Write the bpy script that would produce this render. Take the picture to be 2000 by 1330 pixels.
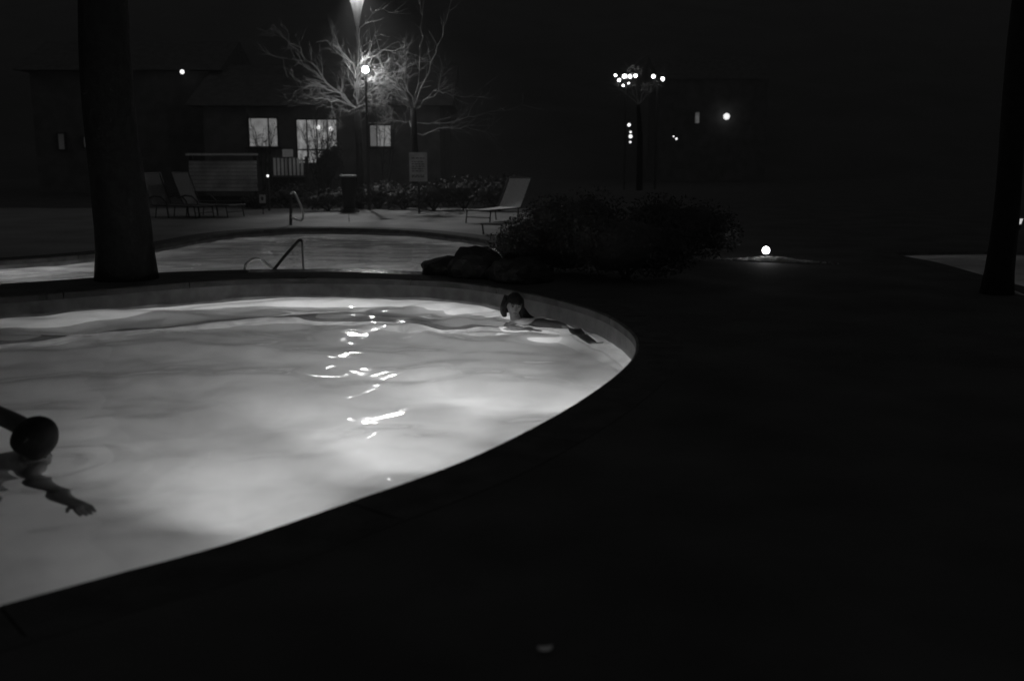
import bpy, bmesh, math, random
from mathutils import Vector, Matrix, noise
from mathutils.geometry import tessellate_polygon, intersect_point_line

for o in list(bpy.data.objects):
    bpy.data.objects.remove(o)
sc = bpy.context.scene
COL = sc.collection
R = math.radians

# ------------------------------------------------------------------ camera
F = 1944.0                       # focal length in photo pixels (35 mm on a 36 mm frame)
CAM_H = 1.45
PITCH = math.atan(360.0 / F)
cd = bpy.data.cameras.new('camera')
cd.lens = 35.0
cd.sensor_width = 36.0
cd.clip_start = 0.05
cd.clip_end = 600
cam = bpy.data.objects.new('camera', cd)
COL.objects.link(cam)
cam.location = (0, 0, CAM_H)
cam.rotation_euler = (R(90) - PITCH, 0, 0)
sc.camera = cam
cd.dof.use_dof = True            # fast lens, focused on the middle of the pool
cd.dof.focus_distance = 10.5
cd.dof.aperture_fstop = 1.4

# ------------------------------------------------------------------ world: dim even night sky
w = bpy.data.worlds.new('World')
sc.world = w
w.use_nodes = True
bg = w.node_tree.nodes['Background']
bg.inputs['Color'].default_value = (1, 1, 1, 1)
bg.inputs['Strength'].default_value = 0.028

sc.view_settings.view_transform = 'Standard'
sc.view_settings.look = 'None'
sc.view_settings.exposure = 0.0
sc.view_settings.gamma = 1.0
sc.cycles.max_bounces = 12
sc.cycles.diffuse_bounces = 6
sc.cycles.glossy_bounces = 5
sc.cycles.transmission_bounces = 8
sc.cycles.sample_clamp_indirect = 4.0
sc.cycles.use_denoising = True

# light levels
HAZE = 0.0022          # added haze lifting the blacks, per metre
L_GLOBE = 230.0       # globe lamp among the branches
W_POLE = 1450.0      # tall pole lamp (watts), thrown towards the pool
L_POLE = 50.0        # its bulb
W_POOL = 500.0       # lamps under water, near pool (watts)
W_POOL_FILL = 17.5  # added weak fill lamps that even out the near strip
W_POOL2 = 55.0       # lamps under water, second pool
W_POOL3 = 22.0

# ------------------------------------------------------------------ image measurements -> world
CP, SP = math.cos(PITCH), math.sin(PITCH)

def ray(px, py):
    x, y = (px - 1000.0) / F, -(py - 665.0) / F
    return Vector((x, CP + y * SP, -SP + y * CP))

def pt(px, py, z=0.0):
    d = ray(px, py)
    t = (z - CAM_H) / d.z
    return Vector((d.x * t, d.y * t, z))

def at(px, py, Y):
    d = ray(px, py)
    t = Y / d.y
    return Vector((d.x * t, Y, CAM_H + d.z * t))

def hpx(n, Y):                   # n photo pixels at distance Y, in metres
    return n * Y / F

# ------------------------------------------------------------------ materials (black and white film: every colour is a grey)
def mat(name, v, rough=0.7, spec=0.4, var=0.25, scale=8.0, bump=0.0, metal=0.0, bscale=None):
    m = bpy.data.materials.new(name)
    m.use_nodes = True
    nt = m.node_tree
    b = nt.nodes['Principled BSDF']
    b.inputs['Roughness'].default_value = rough
    b.inputs['Specular IOR Level'].default_value = spec
    b.inputs['Metallic'].default_value = metal
    tc = nt.nodes.new('ShaderNodeTexCoord')
    n = nt.nodes.new('ShaderNodeTexNoise')
    n.inputs['Scale'].default_value = scale
    n.inputs['Detail'].default_value = 5
    nt.links.new(tc.outputs['Object'], n.inputs['Vector'])
    mr = nt.nodes.new('ShaderNodeMapRange')
    mr.inputs['From Min'].default_value = 0.3
    mr.inputs['From Max'].default_value = 0.7
    mr.inputs['To Min'].default_value = v * (1 - var)
    mr.inputs['To Max'].default_value = v * (1 + var)
    nt.links.new(n.outputs['Fac'], mr.inputs['Value'])
    nt.links.new(mr.outputs['Result'], b.inputs['Base Color'])
    if bump:
        n2 = nt.nodes.new('ShaderNodeTexNoise')
        n2.inputs['Scale'].default_value = bscale or scale * 4
        n2.inputs['Detail'].default_value = 6
        nt.links.new(tc.outputs['Object'], n2.inputs['Vector'])
        bp = nt.nodes.new('ShaderNodeBump')
        bp.inputs['Strength'].default_value = bump
        bp.inputs['Distance'].default_value = 0.02
        nt.links.new(n2.outputs['Fac'], bp.inputs['Height'])
        nt.links.new(bp.outputs['Normal'], b.inputs['Normal'])
    return m

def emit(name, s, var=0.0, scale=3.0, stretch=(1, 1, 1)):
    m = bpy.data.materials.new(name)
    m.use_nodes = True
    nt = m.node_tree
    b = nt.nodes['Principled BSDF']
    b.inputs['Base Color'].default_value = (0.5, 0.5, 0.5, 1)
    b.inputs['Roughness'].default_value = 0.4
    b.inputs['Emission Color'].default_value = (1, 1, 1, 1)
    b.inputs['Emission Strength'].default_value = s
    if var:
        tc = nt.nodes.new('ShaderNodeTexCoord')
        mp = nt.nodes.new('ShaderNodeMapping')
        mp.inputs['Scale'].default_value = stretch
        n = nt.nodes.new('ShaderNodeTexNoise')
        n.inputs['Scale'].default_value = scale
        n.inputs['Detail'].default_value = 5
        mr = nt.nodes.new('ShaderNodeMapRange')
        mr.inputs['From Min'].default_value = 0.3
        mr.inputs['From Max'].default_value = 0.68
        mr.inputs['To Min'].default_value = s * (1 - var)
        mr.inputs['To Max'].default_value = s * (1 + var * 0.6)
        nt.links.new(tc.outputs['Object'], mp.inputs['Vector'])
        nt.links.new(mp.outputs['Vector'], n.inputs['Vector'])
        nt.links.new(n.outputs['Fac'], mr.inputs['Value'])
        nt.links.new(mr.outputs['Result'], b.inputs['Emission Strength'])
    return m

def water_mat(name, rough, scale, strength, milk=0.0):
    m = bpy.data.materials.new(name)
    m.use_nodes = True
    nt = m.node_tree
    nt.nodes.remove(nt.nodes['Principled BSDF'])
    g = nt.nodes.new('ShaderNodeBsdfGlass')
    g.inputs['IOR'].default_value = 1.33
    g.inputs['Roughness'].default_value = rough
    g.inputs['Color'].default_value = (0.97, 0.97, 0.97, 1)
    tc = nt.nodes.new('ShaderNodeTexCoord')
    n = nt.nodes.new('ShaderNodeTexNoise')
    n.inputs['Scale'].default_value = scale
    n.inputs['Detail'].default_value = 2
    nt.links.new(tc.outputs['Object'], n.inputs['Vector'])
    bp = nt.nodes.new('ShaderNodeBump')
    bp.inputs['Strength'].default_value = strength
    bp.inputs['Distance'].default_value = 0.02
    nt.links.new(n.outputs['Fac'], bp.inputs['Height'])
    nt.links.new(bp.outputs['Normal'], g.inputs['Normal'])
    nt.links.new(g.outputs['BSDF'], nt.nodes['Material Output'].inputs['Surface'])
    if milk:
        v = nt.nodes.new('ShaderNodeVolumeScatter')
        v.inputs['Color'].default_value = (0.97, 0.97, 0.97, 1)
        v.inputs['Density'].default_value = milk
        v.inputs['Anisotropy'].default_value = 0.3
        nt.links.new(v.outputs['Volume'], nt.nodes['Material Output'].inputs['Volume'])
    return m

M = dict(
    deck=mat('dark_stone_deck', 0.075, 0.85, 0.15, 0.3, 1.2, 0.3, bscale=25),
    far_deck=mat('concrete_deck', 0.22, 0.8, 0.3, 0.22, 0.9, 0.3, bscale=30),
    coping=mat('wet_coping_stone', 0.07, 0.85, 0.15, 0.3, 5, 0.35, bscale=30),
    wet=mat('wet_rim_stone', 0.06, 0.22, 0.5, 0.4, 4, 0.5, bscale=12),
    tile=mat('waterline_tile', 0.11, 0.5, 0.4, 0.35, 6),
    tile_b=mat('step_edge_tile', 0.36, 0.5, 0.4, 0.35, 6),
    plaster=mat('pool_plaster', 0.78, 0.8, 0.2, 0.17, 1.9),
    screen_hill=mat('screen_hill_ground', 0.08, 0.95, 0.1, 0.2, 0.2),
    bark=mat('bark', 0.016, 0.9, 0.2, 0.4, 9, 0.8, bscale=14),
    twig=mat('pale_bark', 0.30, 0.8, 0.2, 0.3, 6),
    stem=mat('dark_stem', 0.05, 0.8, 0.2, 0.3, 6),
    leaf=mat('leaf', 0.055, 0.7, 0.25, 0.4, 3),
    rock=mat('rock', 0.02, 0.85, 0.25, 0.4, 3, 0.9, bscale=8),
    wallp=mat('house_siding', 0.13, 0.9, 0.2, 0.25, 2),
    roof=mat('roof_shingle', 0.10, 0.9, 0.2, 0.3, 4),
    frame=mat('dark_frame', 0.04, 0.6, 0.3, 0.2, 5),
    wood=mat('weathered_plank', 0.42, 0.8, 0.25, 0.4, 2.2, 0.3, bscale=20),
    white=mat('white_paint', 0.82, 0.6, 0.3, 0.12, 4),
    board=mat('sign_board', 0.55, 0.6, 0.3, 0.22, 6),
    ink=mat('sign_ink', 0.1, 0.7, 0.2, 0.3, 12),
    dark=mat('dark_plastic', 0.014, 0.55, 0.3, 0.3, 5),
    steel=mat('brushed_rail', 0.8, 0.35, 0.5, 0.08, 3, metal=0.25),
    darksteel=mat('dark_metal', 0.05, 0.4, 0.5, 0.2, 5),
    pole=mat('grey_pole_paint', 0.13, 0.5, 0.3, 0.12, 5),
    fabric_shade=mat('shaded_sling_fabric', 0.17, 0.85, 0.2, 0.14, 30),  # left loungers: darkened to carry the shade at that end
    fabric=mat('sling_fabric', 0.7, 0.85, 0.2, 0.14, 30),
    skin_shade_lip=mat('shaded_skin_and_lip', 0.04, 0.5, 0.4, 0.15, 9),  # near swimmer: shade put into the skin tone; also colours the lips
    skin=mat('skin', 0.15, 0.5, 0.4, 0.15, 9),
    hair=mat('dark_wet_hair', 0.01, 0.55, 0.15, 0.3, 40, 0.25, bscale=25),
    suit=mat('dark_swimsuit', 0.03, 0.7, 0.3, 0.2, 12),
    mulch=mat('bark_mulch', 0.5, 0.9, 0.2, 0.6, 14, 0.9, bscale=30),
    pale=mat('pale_dry_leaf', 0.85, 0.8, 0.2, 0.1, 40),
    lamp=emit('lamp_glow', L_GLOBE),
    pool_lamp=emit('pool_lamp_glow', 1.5),
    win=emit('lit_blind', 0.155, 0.4, 4.0),
    win_b=emit('lit_blind_even', 0.17, 0.1, 3.0),
    win_c=emit('lit_curtain', 0.2, 0.75, 5.5, (1.6, 1, 0.7)),
    win_dim=emit('dim_window', 0.007, 0.4, 4.0),
    win_far=emit('far_window', 0.07, 0.5, 3.0),
    far_lamp=emit('far_lamp_glow', 18.0),
    far_lamp2=emit('far_lamp_dim', 0.55),
    bead=emit('bead_glow', 1.6),
    pendant=emit('pendant_glow', 1.2),
)
M['water'] = water_mat('pool_water', 0.065, 3.2, 0.2)
M['water2'] = water_mat('second_pool_water', 0.06, 4.0, 0.28)

# ------------------------------------------------------------------ helpers
def tag(o, label=None, cat=None, group=None, kind=None):
    if label: o['label'] = label
    if cat: o['category'] = cat
    if group: o['group'] = group
    if kind: o['kind'] = kind
    return o

def thing(name, loc, label, cat, group=None, rz=0.0):
    o = bpy.data.objects.new(name, None)
    o.empty_display_size = 0.2
    COL.objects.link(o)
    o.location = loc
    o.rotation_euler = (0, 0, rz)
    bpy.context.view_layer.update()
    return tag(o, label, cat, group)

class MB:
    """collects world- or local-space geometry, links it as one mesh object"""
    def __init__(self):
        self.v, self.f = [], []
    def add(self, vs, fs):
        n = len(self.v)
        self.v += [tuple(p) for p in vs]
        self.f += [tuple(i + n for i in q) for q in fs]
    def box(self, c, s, rot=None):
        c = Vector(c)
        vs = []
        for z in (-.5, .5):
            for x, y in ((-.5, -.5), (.5, -.5), (.5, .5), (-.5, .5)):
                p = Vector((x * s[0], y * s[1], z * s[2]))
                if rot is not None: p = rot @ p
                vs.append(c + p)
        self.add(vs, [(3, 2, 1, 0), (4, 5, 6, 7), (0, 1, 5, 4), (1, 2, 6, 5), (2, 3, 7, 6), (3, 0, 4, 7)])
    def tube(self, pts, r, n=8, cap=True):
        pts = [Vector(p) for p in pts]
        rs = r if isinstance(r, (list, tuple)) else [r] * len(pts)
        rings = []
        up = Vector((0.13, 0.27, 0.95)).normalized()
        for i, p in enumerate(pts):
            t = (pts[min(i + 1, len(pts) - 1)] - pts[max(i - 1, 0)])
            if t.length < 1e-9: t = Vector((0, 0, 1))
            t.normalize()
            a = t.cross(up)
            if a.length < 1e-3: a = t.cross(Vector((1, 0, 0)))
            a.normalize()
            b = t.cross(a)
            rings.append([p + (a * math.cos(k * 2 * math.pi / n) + b * math.sin(k * 2 * math.pi / n)) * rs[i] for k in range(n)])
        vs = [q for ring in rings for q in ring]
        fs = []
        for i in range(len(pts) - 1):
            for k in range(n):
                fs.append((i * n + k, i * n + (k + 1) % n, (i + 1) * n + (k + 1) % n, (i + 1) * n + k))
        if cap:
            fs.append(tuple(range(n - 1, -1, -1)))
            fs.append(tuple((len(pts) - 1) * n + k for k in range(n)))
        self.add(vs, fs)
    def lathe(self, c, prof, n=24):
        c = Vector(c)
        vs, fs = [], []
        for (r, z) in prof:
            for k in range(n):
                a = 2 * math.pi * k / n
                vs.append(c + Vector((r * math.cos(a), r * math.sin(a), z)))
        for i in range(len(prof) - 1):
            for k in range(n):
                fs.append((i * n + k, i * n + (k + 1) % n, (i + 1) * n + (k + 1) % n, (i + 1) * n + k))
        fs.append(tuple(range(n - 1, -1, -1)))
        fs.append(tuple((len(prof) - 1) * n + k for k in range(n)))
        self.add(vs, fs)
    def ball(self, c, r, nu=16, nv=10):
        c = Vector(c)
        r = Vector(r) if isinstance(r, (tuple, list, Vector)) else Vector((r, r, r))
        vs = [c + Vector((0, 0, r.z))]
        for j in range(1, nv):
            th = math.pi * j / nv
            for k in range(nu):
                a = 2 * math.pi * k / nu
                vs.append(c + Vector((r.x * math.sin(th) * math.cos(a), r.y * math.sin(th) * math.sin(a), r.z * math.cos(th))))
        vs.append(c - Vector((0, 0, r.z)))
        fs = []
        for k in range(nu):
            fs.append((0, 1 + k, 1 + (k + 1) % nu))
            b = 1 + (nv - 2) * nu
            fs.append((len(vs) - 1, b + (k + 1) % nu, b + k))
        for j in range(nv - 2):
            for k in range(nu):
                a = 1 + j * nu
                fs.append((a + k, a + nu + k, a + nu + (k + 1) % nu, a + (k + 1) % nu))
        self.add(vs, fs)
    def build(self, name, m, parent=None, smooth=False, world=True):
        me = bpy.data.meshes.new(name)
        vs = self.v
        if parent is not None and world:
            inv = parent.matrix_world.inverted()
            vs = [inv @ Vector(p) for p in vs]
        me.from_pydata([tuple(p) for p in vs], [], self.f)
        me.materials.append(m)
        if smooth:
            me.polygons.foreach_set('use_smooth', [True] * len(me.polygons))
        me.update()
        o = bpy.data.objects.new(name, me)
        COL.objects.link(o)
        if parent is not None:
            o.parent = parent
            bpy.context.view_layer.update()
        return o

def bevel(o, wdt=0.01, seg=2):
    b = o.modifiers.new('bevel', 'BEVEL')
    b.width = wdt
    b.segments = seg
    b.limit_method = 'ANGLE'
    return o

def closed_curve(ctrl, step=0.12):
    """closed Catmull-Rom through 2-D control points, resampled evenly, counter-clockwise"""
    n = len(ctrl)
    P = []
    for i in range(n):
        p0, p1, p2, p3 = (Vector(ctrl[(i + k - 1) % n][:2]) for k in range(4))
        L = max(2, int((p2 - p1).length / 0.03))
        t0 = 0.0
        t1 = t0 + max((p1 - p0).length, 1e-4) ** 0.5
        t2 = t1 + max((p2 - p1).length, 1e-4) ** 0.5
        t3 = t2 + max((p3 - p2).length, 1e-4) ** 0.5
        for k in range(L):
            t = t1 + (t2 - t1) * k / L
            a1 = p0 * ((t1 - t) / (t1 - t0)) + p1 * ((t - t0) / (t1 - t0))
            a2 = p1 * ((t2 - t) / (t2 - t1)) + p2 * ((t - t1) / (t2 - t1))
            a3 = p2 * ((t3 - t) / (t3 - t2)) + p3 * ((t - t2) / (t3 - t2))
            b1 = a1 * ((t2 - t) / (t2 - t0)) + a2 * ((t - t0) / (t2 - t0))
            b2 = a2 * ((t3 - t) / (t3 - t1)) + a3 * ((t - t1) / (t3 - t1))
            P.append(b1 * ((t2 - t) / (t2 - t1)) + b2 * ((t - t1) / (t2 - t1)))
    S = [0.0]
    for i in range(len(P)):
        S.append(S[-1] + (P[(i + 1) % len(P)] - P[i]).length)
    cnt = int(S[-1] / step)
    out, j = [], 0
    for k in range(cnt):
        s = S[-1] * k / cnt
        while S[j + 1] < s: j += 1
        f = (s - S[j]) / max(S[j + 1] - S[j], 1e-9)
        out.append(P[j].lerp(P[(j + 1) % len(P)], f))
    area = sum(out[i].x * out[(i + 1) % cnt].y - out[(i + 1) % cnt].x * out[i].y for i in range(cnt))
    if area < 0: out.reverse()
    return out

def offset(poly, d):
    n = len(poly)
    out = []
    for i in range(n):
        t = (poly[(i + 1) % n] - poly[i - 1]).normalized()
        out.append(poly[i] + Vector((t.y, -t.x)) * d)      # outward for a counter-clockwise ring
    return out

def inside(poly, x, y):
    c = False
    n = len(poly)
    j = n - 1
    for i in range(n):
        a, b = poly[i], poly[j]
        if (a.y > y) != (b.y > y) and x < (b.x - a.x) * (y - a.y) / (b.y - a.y) + a.x:
            c = not c
        j = i
    return c

# ------------------------------------------------------------------ pool outlines
Z1, Z2, Z3 = -0.22, -0.12, -0.035
g = lambda px, py: pt(px, py, 0.0)
p1_ctrl = [g(0, 1185), g(230, 1122), g(440, 1065), g(670, 987), g(900, 905), g(1060, 828), g(1150, 775), g(1215, 727), g(1243, 697), g(1250, 672),
           g(1238, 648), g(1180, 611), g(1100, 586), g(1000, 565), g(900, 551), g(800, 545), g(650, 542), g(500, 543), g(400, 548), g(200, 564), g(0, 579),
           Vector((-7.5, 9.3, 0)), Vector((-9.4, 7.6, 0)), Vector((-9.6, 5.2, 0)), Vector((-7.8, 2.9, 0)), Vector((-4.8, 1.75, 0)), g(-900, 1432), g(-330, 1275)]
p2_ctrl = [g(0, 555), g(180, 543), g(310, 533), g(500, 527), g(690, 526), g(830, 531), g(930, 532), g(1005, 516), g(1025, 498), g(1000, 480), g(960, 469), g(900, 460), g(800, 450),
           g(690, 446), g(570, 446), g(450, 454), g(305, 478), g(180, 495), g(0, 508),
           Vector((-9.2, 13.3, 0)), Vector((-11.0, 12.2, 0)), Vector((-10.4, 10.7, 0)), Vector((-8.2, 10.45, 0))]
p3_ctrl = [g(1752, 495), g(1830, 513), g(1905, 534), g(2000, 560), g(2100, 585), Vector((8.6, 10.4, 0)), Vector((10.2, 12.0, 0)), g(2160, 497), g(2000, 493), g(1870, 492)]
P1 = closed_curve(p1_ctrl, 0.10)
P2 = closed_curve(p2_ctrl, 0.14)
P3 = closed_curve(p3_ctrl, 0.14)

# ------------------------------------------------------------------ ground with three holes
def ground():
    COV = 0.27
    holes = [offset(P, COV) for P in (P1, P2, P3)]
    outer = [(-160, -60), (160, -60), (160, 64), (-160, 64)]
    ring = []
    for i in range(4):
        a, b = Vector(outer[i]), Vector(outer[(i + 1) % 4])
        ring += [a.lerp(b, k / 12) for k in range(12)]
    loops = [[Vector((p.x, p.y, 0)) for p in ring]] + [[Vector((p.x, p.y, 0)) for p in reversed(h)] for h in holes]
    flat = [p for l in loops for p in l]
    tris = tessellate_polygon(loops)
    mb = MB()
    fs = []
    for t in tris:
        a, b, c = (flat[i] for i in t)
        fs.append(tuple(t) if (b - a).cross(c - a).z > 0 else tuple(reversed(t)))
    mb.add(flat, fs)
    o = mb.build('ground', M['deck'])
    tag(o, kind='structure')

    # paler concrete terrace beyond the second pool, a thin slab laid on the ground
    mb = MB()
    edge = offset(P2, 0.33)
    k0 = max(range(len(edge)), key=lambda i: edge[i].x)
    k1 = min(range(len(edge)), key=lambda i: edge[i].x)
    seq, i = [], k0
    while i != k1:                       # counter-clockwise: along the far side, right to left
        seq.append(edge[i]); i = (i + 1) % len(edge)
    seq = seq[2:-3]
    far = [Vector((p.x, max(p.y + 0.5, 28.2 + 0.35 * noise.noise(Vector((p.x * 0.9, 3.1, 0)))))) for p in seq]
    vs = [(p.x, p.y, 0.004) for p in seq] + [(p.x * 1.3 + (0.5 if p.x > 0 else 0), p.y, 0.004) for p in far]
    n = len(seq)
    mb.add(vs, [(i, i + n, i + n + 1, i + 1) for i in range(n - 1)])
    o = mb.build('terrace', M['far_deck'])
    tag(o, kind='structure')
ground()

def sky_screen_hill():  # added hill, hides the sky that is kept bright for fill
    mb = MB()
    nx, ny = 60, 14
    vs = []
    for j in range(ny + 1):
        for i in range(nx + 1):
            x = -160 + 320 * i / nx
            t = j / ny
            y = 63 + 120 * t
            z = -0.05 + 40 * t ** 1.15 + 1.2 * noise.noise(Vector((x * 0.07, y * 0.07, 0))) * min(1, t * 6)
            vs.append((x, y, z))
    mb.add(vs, [(j * (nx + 1) + i, j * (nx + 1) + i + 1, (j + 1) * (nx + 1) + i + 1, (j + 1) * (nx + 1) + i) for j in range(ny) for i in range(nx)])
    tag(mb.build('sky_screen_hill', M['screen_hill'], smooth=True), kind='structure')
sky_screen_hill()

# ------------------------------------------------------------------ pools: basin, coping stones, water
def basin(P, zw, depth, bench=None, name='pool_basin'):
    n = len(P)
    inner = offset(P, -0.0)
    # waterline tile band
    mb = MB()
    vs = [(p.x, p.y, -0.015) for p in P] + [(p.x, p.y, zw - 0.15) for p in P]
    mb.add(vs, [(i, (i + 1) % n, n + (i + 1) % n, n + i) for i in range(n)])
    b, nos = MB(), MB()
    zf = zw - depth
    if bench:
        bd, bw, sel = bench
        Q = [offset_pt(P, i, -max(0.03, bw * sel(P[i]))) for i in range(n)]
        rings = [(P, zw - 0.15), (P, zw - bd), (Q, zw - bd - 0.02), (Q, zf)]
        for i in range(n):
            k = (i + 1) % n
            if sel(P[i]) > .25 and sel(P[k]) > .25:
                q0, q1 = offset_pt(Q, i, -.006), offset_pt(Q, k, -.006)
                e0, e1 = offset_pt(Q, i, .16), offset_pt(Q, k, .16)
                zt, zb = zw - bd - 0.012, zf + 0.004
                nos.add([(e0.x, e0.y, zt), (e1.x, e1.y, zt), (q1.x, q1.y, zt), (q0.x, q0.y, zt), (q0.x, q0.y, zb), (q1.x, q1.y, zb)], [(0, 1, 2, 3), (3, 2, 5, 4)])
    else:
        Q = offset(P, -0.12)
        rings = [(P, zw - 0.15), (P, zf + 0.12), (Q, zf)]
    vs = []
    for ring, z in rings:
        vs += [(p.x, p.y, z) for p in ring]
    fs = []
    for k in range(len(rings) - 1):
        fs += [(k * n + i, k * n + (i + 1) % n, (k + 1) * n + (i + 1) % n, (k + 1) * n + i) for i in range(n)]
    base = (len(rings) - 1) * n
    loop = [Vector((p.x, p.y, 0)) for p in rings[-1][0]]
    for t in tessellate_polygon([loop]):
        fs.append(tuple(base + i for i in t))
    b.add(vs, fs)
    o = b.build(name, M['plaster'])
    tag(o, kind='structure')
    mb.build('tile_band', M['tile'], o)
    if nos.v: nos.build('step_edge_tile', M['tile_b'], o)
    return o

def offset_pt(P, i, d):
    n = len(P)
    t = (P[(i + 1) % n] - P[i - 1]).normalized()
    return P[i] + Vector((t.y, -t.x)) * d

def coping(P, parent, seg, m, wdt=0.33, over=0.03, wetsel=None):
    n = len(P)
    A, B = offset(P, -over), offset(P, wdt)
    i = 0
    rng = random.Random(5)
    while i < n:
        j = min(i + seg + rng.randint(-1, 1), n)
        if n - j < 3: j = n
        mb = MB()
        prof = []
        idx = [k % n for k in range(i, j + 1)]
        dz = rng.uniform(-0.0008, 0.0008)
        vs, fs = [], []
        for q, k in enumerate(idx):
            f = 0.0
            a, b = A[k], B[k]
            if q == 0: a, b = A[k].lerp(A[(k + 1) % n], 0.05), B[k].lerp(B[(k + 1) % n], 0.05)
            if q == len(idx) - 1: a, b = A[k].lerp(A[k - 1], 0.05), B[k].lerp(B[k - 1], 0.05)
            inn = a.lerp(b, 0.06)
            vs += [(a.x, a.y, -0.075), (a.x, a.y, -0.012 + dz), (inn.x, inn.y, 0.0022 + dz), (b.x, b.y, 0.0022 + dz), (b.x, b.y, -0.075)]
        L = len(idx)
        for q in range(L - 1):
            for c in range(5):
                fs.append((q * 5 + c, q * 5 + (c + 1) % 5, (q + 1) * 5 + (c + 1) % 5, (q + 1) * 5 + c))
        fs.append((0, 1, 2, 3, 4))
        fs.append(tuple((L - 1) * 5 + c for c in (4, 3, 2, 1, 0)))
        mb.add(vs, fs)
        c = P[((i + j) // 2) % n]
        mb.build('coping_stone', M['wet'] if wetsel and wetsel(c) else m, parent)
        i = j

def water(P, zw, cell, m, name, waves, seed, rings=()):
    xs = [p.x for p in P]; ys = [p.y for p in P]
    x0, x1, y0, y1 = min(xs) - cell, max(xs) + cell, min(ys) - cell, max(ys) + cell
    nx, ny = int((x1 - x0) / cell) + 1, int((y1 - y0) / cell) + 1
    # scanline inside test
    ins = set()
    n = len(P)
    for j in range(ny + 1):
        y = y0 + j * cell
        cr = []
        for i in range(n):
            a, b = P[i], P[(i + 1) % n]
            if (a.y > y) != (b.y > y):
                cr.append((b.x - a.x) * (y - a.y) / (b.y - a.y) + a.x)
        cr.sort()
        for k in range(0, len(cr) - 1, 2):
            for i in range(max(0, math.ceil((cr[k] - x0) / cell)), min(nx, math.floor((cr[k + 1] - x0) / cell)) + 1):
                ins.add((i, j))
    idx, vs, fs = {}, [], []
    def V(i, j):
        if (i, j) not in idx:
            x, y = x0 + i * cell, y0 + j * cell
            z = zw
            for (sx, sy, amp, ang) in waves:
                ca, sa = math.cos(ang), math.sin(ang)
                u, v = x * ca + y * sa, -x * sa + y * ca
                z += amp * noise.noise(Vector((u / sx + seed, v / sy - seed, seed * 1.7)))
            for (cx, cy, amp, lam, dec) in rings:
                d = math.hypot(x - cx, y - cy)
                z += amp * math.exp(-d / dec) * math.sin(2 * math.pi * d / lam + 2.2 * noise.noise(Vector((x * 2.1, y * 2.1, 4))))
            idx[(i, j)] = len(vs)
            vs.append((x, y, z))
        return idx[(i, j)]
    for j in range(ny):
        for i in range(nx):
            if any(q in ins for q in ((i, j), (i + 1, j), (i, j + 1), (i + 1, j + 1))):
                fs.append((V(i, j), V(i + 1, j), V(i + 1, j + 1), V(i, j + 1)))
    mb = MB()
    mb.add(vs, fs)
    tag(mb.build(name, m, smooth=True), kind='structure')

b1 = basin(P1, Z1, 0.98, bench=(0.66, 1.0, lambda p: (lambda t: t * t * (3 - 2 * t))(min(1, max(0, (p.y - 7.6) / 1.8, )) * min(1, max(0, (0.55 - p.x) / 0.9)))), name='near_pool_basin')
coping(P1, b1, 13, M['coping'])
water(P1, Z1, 0.04, M['water'], 'near_pool_water',
      [(1.15, 0.8, 0.060, R(12)), (0.58, 0.5, 0.034, R(-20)), (0.27, 0.25, 0.008, R(35))], 3.7,
      [(-2.55, 5.3, .011, .27, .55), (0.35, 10.05, .022, .42, .8), (0.02, 10.1, .012, .25, .5)])

b2 = basin(P2, Z2, 1.1, name='second_pool_basin')
coping(P2, b2, 10, M['coping'], wetsel=lambda c: -2.9 < c.x < -1.2 and c.y < 14)
water(P2, Z2, 0.08, M['water2'], 'second_pool_water',
      [(1.6, 0.5, 0.030, R(-15)), (0.5, 0.25, 0.012, R(10))], 8.1)

b3 = basin(P3, Z3, 0.9, name='third_pool_basin')
coping(P3, b3, 10, M['coping'])
water(P3, Z3, 0.12, M['water2'], 'third_pool_water', [(1.4, 0.6, 0.025, R(8))], 1.3)

def pool_lamp(P, near, zw, watts, label, aim, dz=-0.5, cone=150.0, r=0.13):
    """round underwater lamp set in the pool wall nearest to a point, with its own beam"""
    n = len(P)
    i = min(range(n), key=lambda k: (P[k] - Vector(near)).length)
    t = (P[(i + 1) % n] - P[i - 1]).normalized()
    nn = Vector((-t.y, t.x, 0))
    c = Vector((P[i].x, P[i].y, zw + dz))
    root = thing('pool_lamp', c, label, 'pool lamp', 'underwater lamps in the pool walls')
    ring = MB(); ring.tube([c - nn * 0.02, c + nn * 0.05], r + 0.035, 20); ring.build('rim', M['steel'], root)
    lens = MB(); lens.tube([c + nn * 0.052, c + nn * 0.07], r, 20); lens.build('lens', M['pool_lamp'], root)
    ld = bpy.data.lights.new('pool_beam', 'SPOT')
    ld.energy = watts
    ld.spot_size = R(cone)
    ld.spot_blend = 1.0
    ld.shadow_soft_size = 0.10
    lo = bpy.data.objects.new('pool_beam', ld)
    COL.objects.link(lo)
    lo.parent = root
    p = c + nn * 0.2
    lo.location = p - c
    lo.rotation_euler = (Vector(aim) - p).to_track_quat('-Z', 'Y').to_euler()
    return root

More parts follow.
